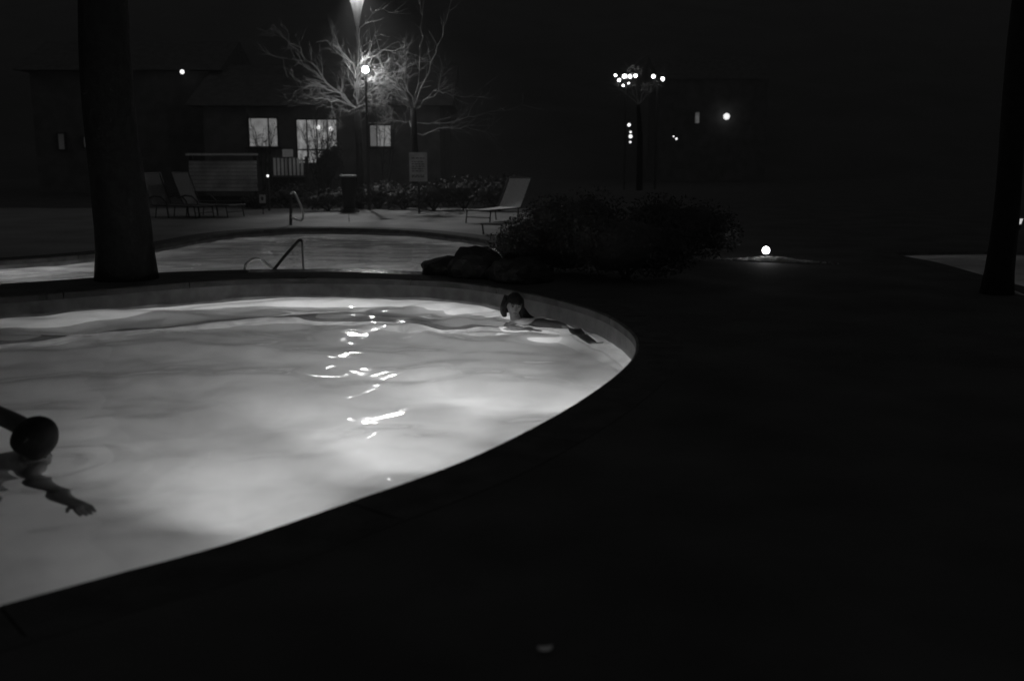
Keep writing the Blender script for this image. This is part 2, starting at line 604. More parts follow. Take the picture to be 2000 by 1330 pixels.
pool_lamp(P1, (0.60, 5.8), Z1, W_POOL * .85, 'strong underwater lamp in the near wall of the bright pool, nearer its tip', (-1.2, 10.8, -0.7), cone=50, dz=-0.32)
pool_lamp(P1, (-0.15, 4.75), Z1, W_POOL, 'strong underwater lamp in the near wall of the bright pool, midway along the dark deck', (-1.8, 10.6, -0.85), cone=57, dz=-0.32)
pool_lamp(P1, (-0.95, 3.95), Z1, W_POOL * .75, 'strong underwater lamp in the near pool wall, nearest the swimmer at the left', (-3.4, 11.0, -0.42), cone=66, dz=-0.32)
for k, (x, y, f, place) in enumerate(((0.98, 7.35, 1.5, 'at the very tip of the bright pool'), (0.82, 6.5, 1.35, 'just below the tip of the bright pool'), (0.42, 5.5, .2, 'right of the midway strong lamp'),
                                   (0.08, 5.02, .25, 'beside the midway strong lamp'), (-0.5, 4.38, .9, 'left of the midway strong lamp'), (-1.1, 3.8, .6, 'at the lower left of the near wall'))):
    pool_lamp(P1, (x, y), Z1, W_POOL_FILL * f, 'added faint fill lamp under water ' + place, (x - 1.2, y + 2.2, -0.75), cone=170)
pool_lamp(P2, (-2.6, 12.9), Z2, W_POOL2, 'round underwater lamp under the rim between the two pools beside the handrail', (-2.2, 18, -0.6))
pool_lamp(P2, (-1.0, 12.7), Z2, W_POOL2, 'round underwater lamp under the rim between the two pools beside the boulders', (-1.2, 18, -0.6))
pool_lamp(P2, (-5.6, 11.8), Z2, W_POOL2 * 2.3, 'round underwater lamp in the second pool behind the big tree trunk', (-5.2, 15, -0.7))
pool_lamp(P3, (7.4, 11.6), Z3, W_POOL3, 'round underwater lamp in the dim third pool', (5.6, 13, -0.7), cone=130)

# ------------------------------------------------------------------ trees and shrubs
def leaf_cloud(mb, blobs, n, size, rng):
    for _ in range(n):
        c, r = rng.choice(blobs)
        u = Vector((rng.gauss(0, 1), rng.gauss(0, 1), rng.gauss(0, 1)))
        if u.length < 1e-3: continue
        u.normalize()
        k = rng.uniform(0.66, 0.98)
        p = Vector((c[0] + u.x * r[0] * k, c[1] + u.y * r[1] * k, c[2] + u.z * r[2] * k))
        if p.z < 0.02: p.z = rng.uniform(0.02, 0.2)
        a = Vector((rng.gauss(0, 1), rng.gauss(0, 1), rng.gauss(0, .7))).normalized()
        b = a.cross(u + Vector((rng.gauss(0, .5), rng.gauss(0, .5), rng.gauss(0, .5))))
        if b.length < 1e-3: continue
        b.normalize()
        s = size * rng.uniform(0.6, 1.3)
        mb.add([p - a * s, p - b * s * 0.42, p + a * s, p + b * s * 0.42], [(0, 1, 2, 3)])

def lumpy(mb, c, r, seed, sub=3, amp=0.28, freq=1.3, flat=True):
    bm = bmesh.new()
    bmesh.ops.create_icosphere(bm, subdivisions=sub, radius=1.0)
    vs = []
    for v in bm.verts:
        d = v.co.normalized()
        k = 1 + amp * noise.noise(d * freq + Vector((seed, 0, 0))) + amp * 0.4 * noise.noise(d * freq * 3.1 + Vector((0, seed, 0)))
        p = Vector((c[0] + d.x * r[0] * k, c[1] + d.y * r[1] * k, c[2] + d.z * r[2] * k))
        vs.append(p)
    bm.verts.index_update()
    fs = [tuple(v.index for v in f.verts) for f in bm.faces]
    bm.free()
    mb.add(vs, fs)

def shrub(name, loc, blobs, n, size, label, cat, seed, group=None, core=0.5):
    rng = random.Random(seed)
    root = thing(name, loc, label, cat, group)
    mb = MB()
    bl = [((loc[0] + c[0], loc[1] + c[1], loc[2] + c[2]), r) for c, r in blobs]
    for c, r in bl:
        lumpy(mb, c, tuple(q * core for q in r), seed, 2, 0.3, 1.6)
    leaf_cloud(mb, bl, n, size, rng)
    mb.build('foliage', M['leaf'], root)
    st = MB()
    for c, r in bl:
        st.tube([(loc[0] + rng.uniform(-.05, .05), loc[1], loc[2]), (c[0], c[1], c[2])], [0.03, 0.012], 5)
    st.build('stem', M['stem'], root)
    return root

# big trunk on the rim between the pools
def big_tree(base, w_base, w_top, h, lean, label, seed, flr=0.12, crown=True):
    rng = random.Random(seed)
    root = thing('tree', base, label, 'tree')
    mb = MB()
    pts, rs = [], []
    N = 22
    for i in range(N + 1):
        t = i / N
        z = h * t
        flare = flr * math.exp(-z / 0.35)
        pts.append(Vector(base) + Vector((lean * t + 0.02 * math.sin(z * 2.1), 0.02 * math.cos(z * 1.7), z - 0.05)))
        rs.append(w_base * (1 - t) + w_top * t + flare * w_base)
    mb.tube(pts, rs, 22)
    # root lobes: wobble the outline
    vs = []
    for k, v in enumerate(mb.v):
        i = k // 22
        if i <= N:
            p = pts[i]; d = Vector(v) - p
            s = 1 + 0.07 * noise.noise(Vector((d.x * 5, d.y * 5, v[2] * 1.2 + seed)))
            v = p + d * s
        vs.append(tuple(v))
    mb.v = vs
    mb.build('trunk', M['bark'], root, smooth=True)
    cr = MB()
    tip = pts[-1]
    blobs = []
    for k in range(9):
        a = k * 2.4
        b = pts[int(N * rng.uniform(0.55, 0.98))]
        e = b + Vector((math.cos(a) * rng.uniform(1.2, 2.6), math.sin(a) * rng.uniform(1.2, 2.6), rng.uniform(0.9, 2.0)))
        mid = b.lerp(e, 0.5) + Vector((0, 0, -0.15))
        cr.tube([b, mid, e], [w_top * 0.5, w_top * 0.3, 0.03], 7)
        blobs.append((tuple(e), (1.1, 1.1, 0.7)))
    cr.build('limb', M['bark'], root)
    if crown:
        lf = MB()
        leaf_cloud(lf, blobs, 2600, 0.11, rng)
        lf.build('crown', M['leaf'], root)
    return root

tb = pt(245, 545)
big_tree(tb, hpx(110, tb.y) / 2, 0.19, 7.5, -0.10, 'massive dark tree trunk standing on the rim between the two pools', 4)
tb2 = pt(1948, 574)
big_tree(tb2, hpx(46, tb2.y) / 2, 0.10, 6.5, 0.02, 'dark slender tree trunk in front of the dim third pool', 9, flr=.45)

# bare trees lit by the globe lamp: hand-led limbs, grown twigs
def grow(mb, p, d, length, r, depth, rng, droop=0.0, spread=0.6, ground_twist=None):
    n = 4
    pts, rs = [p.copy()], [r]
    q = p.copy()
    dd = d.copy()
    for i in range(n):
        dd = (dd + Vector((rng.gauss(0, .16), rng.gauss(0, .16), rng.gauss(0, .16) - droop))).normalized()
        q = q + dd * (length / n)
        pts.append(q.copy()); rs.append(r * (1 - 0.75 * (i + 1) / n))
    mb.tube(pts, rs, 3 if r < 0.015 else 5, cap=False)
    if depth <= 0: return
    k = rng.randint(2, 4)
    for _ in range(k):
        i = rng.randint(1, n)
        ax = Vector((rng.gauss(0, 1), rng.gauss(0, 1), rng.gauss(0, .8)))
        nd = (dd + ax.normalized() * spread).normalized()
        grow(mb, pts[i], nd, length * rng.uniform(0.5, 0.78), max(rs[i] * 0.75, 0.0032), depth - 1, rng, droop, spread)

def bare_tree(label, base, trunk_px, Y, limbs, seed, r0=0.11):
    rng = random.Random(seed)
    root = thing('bare_tree', base, label, 'tree')
    tr = MB()
    tp = [at(x, y, Y) for x, y in trunk_px]
    tp[0] = Vector(base) - Vector((0, 0, 0.05))
    tr.tube(tp, [r0 * (1 - 0.45 * i / (len(tp) - 1)) for i in range(len(tp))], 9)
    tr.build('trunk', M['bark'], root, smooth=True)
    cr = MB()
    for (r, dy, pts, depth, droop) in limbs:
        n = len(pts)
        W = [at(x, y, Y + dy * i / (n - 1)) for i, (x, y) in enumerate(pts)]
        fine, fr = [], []
        for i in range(n - 1):
            for k in range(3):
                t = k / 3
                f = (i + t) / (n - 1)
                jit = 0.0 if (i == 0 and k == 0) else 0.035
                fine.append(W[i].lerp(W[i + 1], t) + Vector((rng.gauss(0, jit), rng.gauss(0, jit), rng.gauss(0, jit))))
                fr.append(r * 0.6 * (1 - 0.8 * f))
        fine.append(W[-1]); fr.append(r * 0.1)
        cr.tube(fine, fr, 5)
        for i in range(2, len(fine)):
            d0 = (fine[i] - fine[i - 1]).normalized()
            for _ in range(rng.choice((1, 1, 2, 2))):
                ax = Vector((rng.gauss(0, 1), rng.gauss(0, 1), rng.gauss(0, .8))).normalized()
                d = (d0 + ax * 0.75).normalized()
                grow(cr, fine[i], d, rng.uniform(0.3, 0.75), max(fr[i] * 0.5, 0.005), depth, rng, droop)
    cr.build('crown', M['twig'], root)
    return root

YA = 28.6
bare_tree('bare tree with long pale branches reaching left beside the glowing globe lamp', pt(702, 408), [(702, 408), (703, 330), (700, 270), (697, 212)], YA, [
    (.062, .8, [(697, 214), (672, 192), (640, 163), (610, 126), (580, 96), (548, 68)], 2, 0.0),
    (.034, -.8, [(690, 208), (655, 178), (622, 166), (583, 176)], 2, 0.02),
    (.034, -1.2, [(696, 212), (662, 200), (630, 196), (598, 186)], 2, 0.02),
    (.022, .3, [(636, 158), (610, 136), (585, 122), (560, 116)], 1, 0.0),
    (.03, -.6, [(697, 200), (700, 150), (682, 122), (652, 96)], 1, 0.0),
    (.024, -.5, [(690, 135), (676, 112), (660, 88)], 1, 0.0),
    (.03, .5, [(698, 205), (703, 150), (730, 112), (762, 96), (790, 100)], 1, 0.0),
    (.03, -1.0, [(698, 210), (735, 172), (768, 148), (790, 132)], 2, 0.0),
    (.022, -.4, [(694, 214), (685, 218), (665, 214), (652, 218)], 2, 0.03),
    (.02, -.3, [(697, 214), (715, 200), (740, 190), (755, 190)], 2, 0.02),
    (.026, -1.05, [(697, 200), (704, 172), (722, 154), (744, 142)], 2, 0.0),
    (.024, -1.15, [(697, 196), (690, 160), (700, 128), (716, 112)], 2, 0.0),
    (.024, -1.0, [(698, 205), (722, 178), (738, 160), (752, 158)], 2, 0.02),
    (.016, .3, [(712, 120), (728, 70), (742, 68)], 0, 0.0),
    (.016, .4, [(700, 140), (705, 60), (735, 20), (770, 24)], 0, 0.0),
], 11, 0.13)
bare_tree('bare tree with upright grey branches and drooping twig sprays right of the globe lamp', pt(812, 404), [(812, 404), (812, 330), (809, 270), (808, 212)], YA - 0.8, [
    (.036, .6, [(808, 214), (830, 155), (852, 105), (868, 55), (880, 5)], 0, 0.0),
    (.03, .9, [(808, 214), (820, 140), (823, 75), (820, 10)], 0, 0.0),
    (.03, -.8, [(810, 214), (838, 192), (858, 168), (860, 146)], 1, 0.02),
    (.024, -.3, [(838, 192), (868, 182), (886, 190), (935, 190)], 1, 0.02),
    (.034, -.7, [(808, 214), (785, 182), (756, 172), (736, 188)], 2, 0.05),
    (.03, -.5, [(806, 206), (776, 168), (752, 146), (728, 150)], 2, 0.03),
    (.03, .2, [(808, 210), (784, 172), (772, 168), (765, 190)], 2, 0.06),
    (.028, .4, [(808, 208), (790, 160), (778, 122), (790, 96)], 1, 0.0),
    (.028, .4, [(800, 200), (775, 178), (762, 184), (750, 200)], 2, 0.05),
    (.03, .8, [(810, 240), (868, 238), (930, 226), (1018, 206)], 1, 0.0),
    (.026, .8, [(810, 252), (790, 238), (762, 230), (740, 236)], 1, 0.01),
    (.03, .3, [(812, 260), (860, 256), (910, 250), (960, 262)], 1, 0.02),
], 23, 0.13)

# ------------------------------------------------------------------ lamps
def globe_lamp(px, py, Y, rad, glow, label, base_z=0.0, group=None, top=True):
    c = at(px, py, Y)
    root = thing('globe_lamp', (c.x, c.y, base_z), label, 'lamp', group)
    p = MB()
    p.tube([(c.x, c.y, base_z - 0.05), (c.x, c.y, c.z - rad * 0.92)], [0.045, 0.03], 10)
    p.build('post', M['darksteel'], root)
    gl = MB(); gl.ball(c, rad, 20, 12); gl.build('globe', glow, root, smooth=True)
    return root

globe_lamp(714, 137, 27.4, 0.08, M['lamp'], 'bright white globe lamp shining among the bare branches')

def pole_lamp():
    Y = 31.0
    b = pt(696, 406); b.y = Y
    top = at(696, -34, Y)
    x = top.x
    root = thing('pole_lamp', (x, Y, 0), 'tall grey lamp pole rising above the bare trees out of the picture', 'street lamp')
    mb = MB()
    mb.tube([(x, Y, -0.05), (x, Y, 3.2), (x, Y, top.z + 0.25)], [0.055, 0.052, 0.046], 14)
    mb.build('pole', M['pole'], root, smooth=True)
    zz = lambda py: at(696, py, Y).z
    mb = MB()
    prof = [(hpx(rp, Y), zz(yp)) for rp, yp in ((3.6, 52), (5.0, 40), (7.5, 26), (10.5, 12), (14, -4), (17, -18), (18, -32), (16, -40))]
    n = 24
    vs = [(x + r * math.cos(2 * math.pi * k / n), Y + r * math.sin(2 * math.pi * k / n), z) for r, z in prof for k in range(n)]
    mb.add(vs, [(i * n + k, i * n + (k + 1) % n, (i + 1) * n + (k + 1) % n, (i + 1) * n + k) for i in range(len(prof) - 1) for k in range(n)])
    mb.build('halo_shade', M['frost'], root, smooth=True)  # frosted cone shaped after the halo round the lamp head
    mb = MB(); mb.lathe((x, Y, zz(-42)), [(hpx(20, Y), 0), (hpx(21, Y), .03), (hpx(14, Y), .12), (.03, .2)], 24)
    mb.build('cap', M['darksteel'], root, smooth=True)
    mb = MB(); mb.ball((x, Y, zz(-28)), 0.14, 16, 10)
    mb.build('bulb', M['lamp_pole'], root, smooth=True)
    mb = MB(); mb.tube([(x, Y, zz(-36)), (x, Y - .3, zz(-44)), (x, Y - .5, zz(-40))], 0.03, 8)
    mb.build('arm', M['pole'], root)
    mb = MB(); mb.lathe((x, Y - .52, zz(-44)), [(.17, .03), (.18, .04), (.13, .19), (.02, .22)], 16)
    mb.build('reflector', M['darksteel'], root)
    mb = MB(); mb.ball((x, Y - .52, zz(-44) + .02), 0.075, 16, 10)
    mb.build('bulb', M['lamp_pole'], root, smooth=True)  # second bulb, added to light the top of the pole
    ld = bpy.data.lights.new('pole_beam', 'SPOT')
    ld.energy = W_POLE
    ld.spot_size = R(58)
    ld.spot_blend = 1.0
    ld.shadow_soft_size = 0.08
    lo = bpy.data.objects.new('pole_beam', ld)
    COL.objects.link(lo)
    lo.parent = root
    p = Vector((x, Y - 0.52, zz(-44) - 0.15))
    lo.location = p - root.location
    lo.rotation_euler = (Vector((-2.4, 24.3, 0)) - p).to_track_quat('-Z', 'Y').to_euler()
def frost():
    m = bpy.data.materials.new('halo_frosted_glass')
    m.use_nodes = True
    nt = m.node_tree
    nt.nodes.remove(nt.nodes['Principled BSDF'])
    a, b, x = nt.nodes.new('ShaderNodeBsdfTranslucent'), nt.nodes.new('ShaderNodeBsdfTransparent'), nt.nodes.new('ShaderNodeMixShader')
    a.inputs['Color'].default_value = (.8, .8, .8, 1)
    x.inputs['Fac'].default_value = 0.45
    nt.links.new(a.outputs[0], x.inputs[1]); nt.links.new(b.outputs[0], x.inputs[2])
    nt.links.new(x.outputs[0], nt.nodes['Material Output'].inputs['Surface'])
    return m
M['frost'] = frost()
M['lamp_pole'] = emit('pole_lamp_glow', L_POLE)
pole_lamp()

# ------------------------------------------------------------------ house with three lit windows
def window(parent, px0, px1, py0, py1, Y, m, splits, sill=True):
    a, b = at(px0, py1, Y), at(px1, py0, Y)
    cx, cz, wd, ht = (a.x + b.x) / 2, (a.z + b.z) / 2, b.x - a.x, b.z - a.z
    fr = MB()
    t = 0.05
    fr.box((cx, Y - .02, b.z + t / 2), (wd + 2 * t, .12, t)); fr.box((cx, Y - .02, a.z - t / 2), (wd + 2 * t, .12, t))
    fr.box((a.x - t / 2, Y - .02, cz), (t, .12, ht)); fr.box((b.x + t / 2, Y - .02, cz), (t, .12, ht))
    o = fr.build('window', M['frame'], parent)
    xs = [0] + splits + [1]
    for i in range(len(xs) - 1):
        x0, x1 = a.x + wd * xs[i] + (0.02 if i else 0), a.x + wd * xs[i + 1] - (0.02 if i < len(xs) - 2 else 0)
        p = MB(); p.box(((x0 + x1) / 2, Y + .0, cz), (x1 - x0, .02, ht)); p.build('pane', m[i % len(m)], o)
        if i:
            q = MB(); q.box((a.x + wd * xs[i], Y - .025, cz), (0.04, .08, ht)); q.build('mullion', M['frame'], o)
    if sill:
        s = MB(); s.box((cx, Y - .1, a.z - t - .025), (wd + .25, .2, .05)); s.build('sill', M['frame'], o)
    return o

YH = 37.0
def house():
    x0, x1 = at(400, 300, YH).x, at(860, 300, YH).x
    root = thing('house', ((x0 + x1) / 2, YH, 0), 'dark low house with three lit windows behind the bare trees', 'house')
    zt = at(0, 205, YH).z
    # wall built around the openings
    ops = [(489, 541, 232, 286), (583, 657, 235, 318), (724, 763, 246, 286)]
    mb = MB()
    zs0, zs1 = -0.1, zt
    cur = x0
    Y = YH + 0.12
    for (a, b, c, d) in ops:
        A, B = at(a, d, YH), at(b, c, YH)
        mb.box(((cur + A.x) / 2, Y, (zs0 + zs1) / 2), (A.x - cur, .2, zs1 - zs0))
        mb.box(((A.x + B.x) / 2, Y, (zs0 + A.z) / 2), (B.x - A.x, .2, A.z - zs0))
        mb.box(((A.x + B.x) / 2, Y, (zs1 + B.z) / 2), (B.x - A.x, .2, zs1 - B.z))
        cur = B.x
    mb.box(((cur + x1) / 2, Y, (zs0 + zs1) / 2), (x1 - cur, .2, zs1 - zs0))
    # back and side walls
    mb.box((x0 + .1, Y + 3.5, (zs0 + zs1) / 2), (.2, 6.8, zs1 - zs0)); mb.box((x1 - .1, Y + 3.5, (zs0 + zs1) / 2), (.2, 6.8, zs1 - zs0))
    mb.build('wall', M['wallp'], root)
    rf = MB()
    cy = Y + 3.5
    rf.add([(x0 - .5, Y - .6, zt - .05), (x1 + .5, Y - .6, zt - .05), (x1 + .5, Y + 7.4, zt - .05), (x0 - .5, Y + 7.4, zt - .05),
            (x0 - .5, cy, zt + 1.7), (x1 + .5, cy, zt + 1.7)], [(0, 1, 5, 4), (2, 3, 4, 5), (1, 2, 5), (3, 0, 4), (3, 2, 1, 0)])
    rf.build('roof', M['roof'], root)
    window(root, 489, 541, 232, 286, YH, [M['win'], M['win']], [0.69])
    o = window(root, 583, 657, 235, 318, YH, [M['win_c']], [0.25, 0.5, 0.77], sill=False)
    window(root, 724, 763, 246, 286, YH, [M['win_dim2'], M['win_b']], [0.33])
    for x, y in ((622, 249), (646, 252)):
        p = MB(); p.ball(at(x, y, YH - 0.08), 0.075, 12, 8); p.build('pendant_lamp', M['pendant'], o)
    # railing in front of the tall window
    rl = MB()
    A, B = at(578, 293, YH - 1.2), at(668, 293, YH - 1.2)
    rl.box((A + B) / 2, (B.x - A.x, .05, .05))
    rl.build('railing', M['frame'], root)
M['win_dim2'] = emit('lit_blind_dim', 0.085, 0.3, 4.0)
house()

# ------------------------------------------------------------------ plank screen, picket fence, signs
def plank_screen():
    Y = 29.0
    a, b = at(372, 374, Y), at(500, 300, Y)
    x0, x1 = a.x, b.x
    root = thing('plank_screen', ((x0 + x1) / 2, Y, 0), 'weathered screen of horizontal boards under a pale cap behind the loungers', 'screen')
    for x in (x0 + .05, x1 - .05):
        p = MB(); p.box((x, Y + .07, b.z / 2 - 0.03), (.09, .09, b.z - .0)); p.build('post', M['frame'], root)
    n = 8
    zt = at(0, 314, Y).z
    hgt = (zt - a.z) / n
    rng = random.Random(2)
    for i in range(n):
        m = MB(); m.box(((x0 + x1) / 2 + rng.uniform(-.01, .01), Y + rng.uniform(-.006, .006), a.z + hgt * (i + .5)), (x1 - x0, .025, hgt - .014))
        m.build('plank', M['wood'], root)
    c = MB(); c.box(((x0 + x1) / 2, Y - .03, b.z - .03), (x1 - x0 + .08, .2, .06)); c.build('cap', M['board'], root)
    for zz in (0.1, 0.25):
        m = MB(); m.box(((x0 + x1) / 2, Y, zz), (x1 - x0, .025, .13)); m.build('base_board', M['dark'], root)
    return root
plank_screen()

def picket_fence():
    Y = 31.0
    x0, x1 = at(533, 330, Y).x, at(594, 330, Y).x
    zt = at(0, 309, Y).z
    zb = at(0, 343, Y).z
    root = thing('picket_fence', ((x0 + x1) / 2, Y, 0), 'short run of white pickets under the small pale notice in front of the house', 'fence')
    n = 8
    for i in range(n):
        x = x0 + (x1 - x0) * (i + .5) / n
        m = MB(); m.box((x, Y, (zt + zb) / 2), (hpx(4.6, Y), .02, zt - zb)); m.build('picket', M['white'], root)
    for z in (zb + .07, zt - .08):
        m = MB(); m.box(((x0 + x1) / 2, Y + .035, z), (x1 - x0 + .1, .04, .06)); m.build('rail', M['frame'], root)
    for x in (x0 - .08, x1 + .08):
        m = MB(); m.box((x, Y + .03, zt / 2), (.09, .09, zt + .1)); m.build('post', M['frame'], root)
    m = MB(); m.box(((x0 + x1) / 2, Y + .03, zb / 2 - .02), (x1 - x0 + .06, .05, zb - .06)); m.build('kick_board', M['dark'], root)

    a, b = at(552, 307, Y - .1), at(572, 292, Y - .1)
    sg = thing('notice', ((a.x + b.x) / 2, Y - .1, 0), 'small pale notice on a thin stake above the white pickets', 'sign')
    m = MB(); m.box(((a.x + b.x) / 2, Y - .1, (a.z + b.z) / 2), (b.x - a.x, .015, b.z - a.z)); m.build('board', M['white'], sg)
    m = MB(); m.tube([((a.x + b.x) / 2, Y - .08, -.05), ((a.x + b.x) / 2, Y - .08, b.z - .02)], .015, 6); m.build('stake', M['frame'], sg)
    m = MB()
    for k in range(3):
        m.box(((a.x + b.x) / 2, Y - .109, b.z - (b.z - a.z) * (0.27 + .23 * k)), ((b.x - a.x) * (.72 - .12 * (k % 2)), .004, .014))
    m.build('faded_lettering', M['board'], sg)
picket_fence()

def rules_sign():
    Y = 25.5
    a, b = at(800, 355, Y), at(834, 298, Y)
    cx = (a.x + b.x) / 2
    root = thing('rules_sign', (cx, Y, 0), 'tall pale notice board with lines of small dark print on a post by the shrubs', 'sign')
    m = MB(); m.box((cx, Y, (a.z + b.z) / 2), (b.x - a.x, .02, b.z - a.z)); m.build('board', M['board'], root)
    m = MB(); m.tube([(cx, Y + .035, -.05), (cx, Y + .035, b.z - .04)], .025, 8); m.build('post', M['frame'], root)
    rng = random.Random(6)
    m = MB()
    ht, wd = b.z - a.z, b.x - a.x
    for fr in (0.2, 0.32, 0.40, 0.48, 0.56, 0.64, 0.79, 0.84):
        x = -0.36
        while x < 0.34:
            l = rng.uniform(0.07, 0.2)
            l = min(l, 0.36 - x)
            m.box((cx + (x + l / 2) * wd, Y - .0125, b.z - ht * fr), (l * wd, .003, ht * .032))
            x += l + 0.045
    tag(m.build('lettering', M['ink'], root), kind='stuff')
rules_sign()

def small_notice():
    Y = 25.2
    a, b = at(507, 397, Y), at(518, 381, Y)
    cx = (a.x + b.x) / 2
    root = thing('marker_board', (cx, Y, 0), 'tiny grey board on a stake at the left edge of the terrace', 'sign')
    m = MB(); m.box((cx, Y, (a.z + b.z) / 2), (b.x - a.x, .02, b.z - a.z)); m.build('board', M['board'], root)
    m = MB(); m.tube([(cx, Y + .03, -.05), (cx, Y + .03, b.z - .02)], .012, 6); m.build('stake', M['frame'], root)
    m = MB(); m.ball((cx, Y - .012, (a.z + b.z) / 2 + .01), (.035, .004, .05), 10, 6); m.build('emblem', M['ink'], root)
small_notice()

# ------------------------------------------------------------------ litter bin
def litter_bin():
    b = pt(682, 416)
    Y = b.y + .25
    zt = at(0, 342, Y).z
    r = hpx(31, Y) / 2
    x = at(682, 400, Y).x
    root = thing('litter_bin', (x, Y, 0), 'dark round litter bin with a bright pale rim standing on the terrace', 'bin')
    m = MB(); m.lathe((x, Y, 0), [(r * .72, .09), (r * .78, .3), (r * .92, zt - .12), (r * .96, zt - .07)], 24); m.build('body', M['dark'], root, smooth=True)
    m = MB(); m.lathe((x, Y, 0), [(r * .9, zt - .04), (r * 1.04, zt - .035), (r * 1.04, zt - .005), (r * .96, zt + .005), (r * .9, zt - .03)], 28); m.build('rim', M['white'], root)
    m = MB(); m.lathe((x, Y, 0), [(r * 1.28, 0.004), (r * 1.28, .02), (r * .95, .1), (r * .7, .11)], 24); m.build('base', M['dark'], root)
litter_bin()

def marker_post():
    b = pt(682, 434)
    root = thing('marker_post', b, 'thin short stake on the terrace in front of the litter bin', 'stake')
    m = MB(); m.tube([b - Vector((0, 0, .03)), b + Vector((0, 0, .19))], .006, 6); m.build('rod', M['darksteel'], root)
    m = MB(); m.ball(b + Vector((0, 0, .08)), .013, 8, 6); m.build('knob', M['darksteel'], root)
marker_post()

# ------------------------------------------------------------------ loungers
def lounger(loc, rz, back, label, arms=False, fab='fabric'):
    """local +x runs from head to foot"""
    L, W, H = 1.35, 0.62, 0.30
    root = thing('sun_lounger', loc, label, 'sun lounger', 'sun loungers on the terrace', rz)
    mw = root.matrix_world
    T = lambda p: mw @ Vector(p)
    def bld(mb, n, m):
        mb.v = [tuple(mw @ Vector(p)) for p in mb.v]
        return mb.build(n, m, root)
    s = MB()
    N = 8
    vs, fs = [], []
    for i in range(N + 1):
        t = i / N
        x = L * t
        z = H - 0.018 * math.sin(math.pi * t)
        for y in (-W / 2 + .03, W / 2 - .03):
            vs += [(x, y, z), (x, y, z - .012)]
    for i in range(N):
        a, b = i * 4, (i + 1) * 4
        fs += [(a, b, b + 2, a + 2), (a + 1, a + 3, b + 3, b + 1), (a, a + 1, b + 1, b), (a + 2, b + 2, b + 3, a + 3)]
    fs += [(0, 2, 3, 1), (N * 4, N * 4 + 1, N * 4 + 3, N * 4 + 2)]
    s.add(vs, fs); bld(s, 'seat', M[fab])
    BL = 0.80
    ca, sa = math.cos(back), math.sin(back)
    s = MB(); vs, fs = [], []
    for i in range(N + 1):
        t = BL * i / N
        o = 0.02 * math.sin(math.pi * i / N)
        for y in (-W / 2 + .03, W / 2 - .03):
            vs += [(-t * ca - o * sa, y, H + t * sa - o * ca), (-t * ca - (o + .012) * sa, y, H + t * sa - (o + .012) * ca)]
    for i in range(N):
        a, b = i * 4, (i + 1) * 4
        fs += [(a, a + 2, b + 2, b), (a + 1, b + 1, b + 3, a + 3), (a, b, b + 1, a + 1), (a + 2, a + 3, b + 3, b + 2)]
    fs += [(0, 1, 3, 2), (N * 4, N * 4 + 2, N * 4 + 3, N * 4 + 1)]
    s.add(vs, fs); bld(s, 'backrest', M[fab])
    f = MB()
    for y in (-W / 2, W / 2):
        f.tube([(0, y, H - .01), (L, y, H - .01)], .016, 8)
    f.tube([(L, -W / 2, H - .01), (L, W / 2, H - .01)], .016, 8)
    bld(f, 'seat_frame', M['darksteel'])
    f = MB()
    for y in (-W / 2, W / 2):
        f.tube([(0, y, H), (-BL * ca, y, H + BL * sa)], .015, 8)
    f.tube([(-BL * ca, -W / 2, H + BL * sa), (-BL * ca, W / 2, H + BL * sa)], .015, 8)
    bld(f, 'back_frame', M['darksteel'])
    for x in (0.12, L - .1):
        for y in (-W / 2, W / 2):
            f = MB(); f.tube([(x, y, H - .015), (x + (.05 if x > .5 else -.05), y, 0)], .014, 8); bld(f, 'leg', M['darksteel'])
    f = MB(); f.tube([(L - .06, -W / 2, .13), (L - .06, W / 2, .13)], .009, 6); bld(f, 'stretcher', M['darksteel'])
    if arms:
        for y in (-W / 2 - .03, W / 2 + .03):
            f = MB()
            f.tube([(-.12, y, H + .14), (.1, y, H + .21), (.3, y, H + .19), (.45, y, H + .08), (.5, y, 0)], .02, 8)
            bld(f, 'armrest', M['darksteel'])
    return root

lf = pt(934, 437)
ang = math.atan2(-1.0, -0.62)
lp = Vector((lf.x, lf.y, 0)) - Vector((math.cos(ang), math.sin(ang), 0)) * 1.28
lp.z = 0.004
lounger(lp, ang, R(54), 'grey sling lounger with raised back beside the dark bush at the right of the terrace')
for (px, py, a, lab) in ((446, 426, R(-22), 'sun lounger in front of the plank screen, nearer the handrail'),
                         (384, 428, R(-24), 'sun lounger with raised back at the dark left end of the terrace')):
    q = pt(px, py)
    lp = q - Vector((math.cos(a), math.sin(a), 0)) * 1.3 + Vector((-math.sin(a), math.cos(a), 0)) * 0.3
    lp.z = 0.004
    lounger(lp, a, R(68), lab, arms=True, fab='fabric_shade')

def side_table():
    b = pt(948, 459)
    root = thing('side_table', (b.x + .12, b.y + .15, 0.004), 'low dark side table half hidden by the bush in front of the grey lounger', 'table')
    c = Vector((b.x + .12, b.y + .15, 0))
    m = MB(); m.box(c + Vector((0, 0, .2)), (.42, .36, .02)); m.build('tabletop', M['darksteel'], root)
    for sx in (-1, 1):
        for sy in (-1, 1):
            m = MB(); m.tube([c + Vector((sx * .18, sy * .14, .19)), c + Vector((sx * .16, sy * .13, 0.0))], .012, 6); m.build('leg', M['darksteel'], root)
side_table()

# ------------------------------------------------------------------ handrails
def smooth_path(pts, k=6):
    P = [Vector(p) for p in pts]
    out = []
    for i in range(len(P) - 1):
        p0, p1, p2, p3 = P[max(i - 1, 0)], P[i], P[i + 1], P[min(i + 2, len(P) - 1)]
        for j in range(k):
            t = j / k
            out.append(0.5 * ((2 * p1) + (p2 - p0) * t + (2 * p0 - 5 * p1 + 4 * p2 - p3) * t * t + (3 * p1 - p0 - 3 * p2 + p3) * t ** 3))
    out.append(P[-1])
    return out

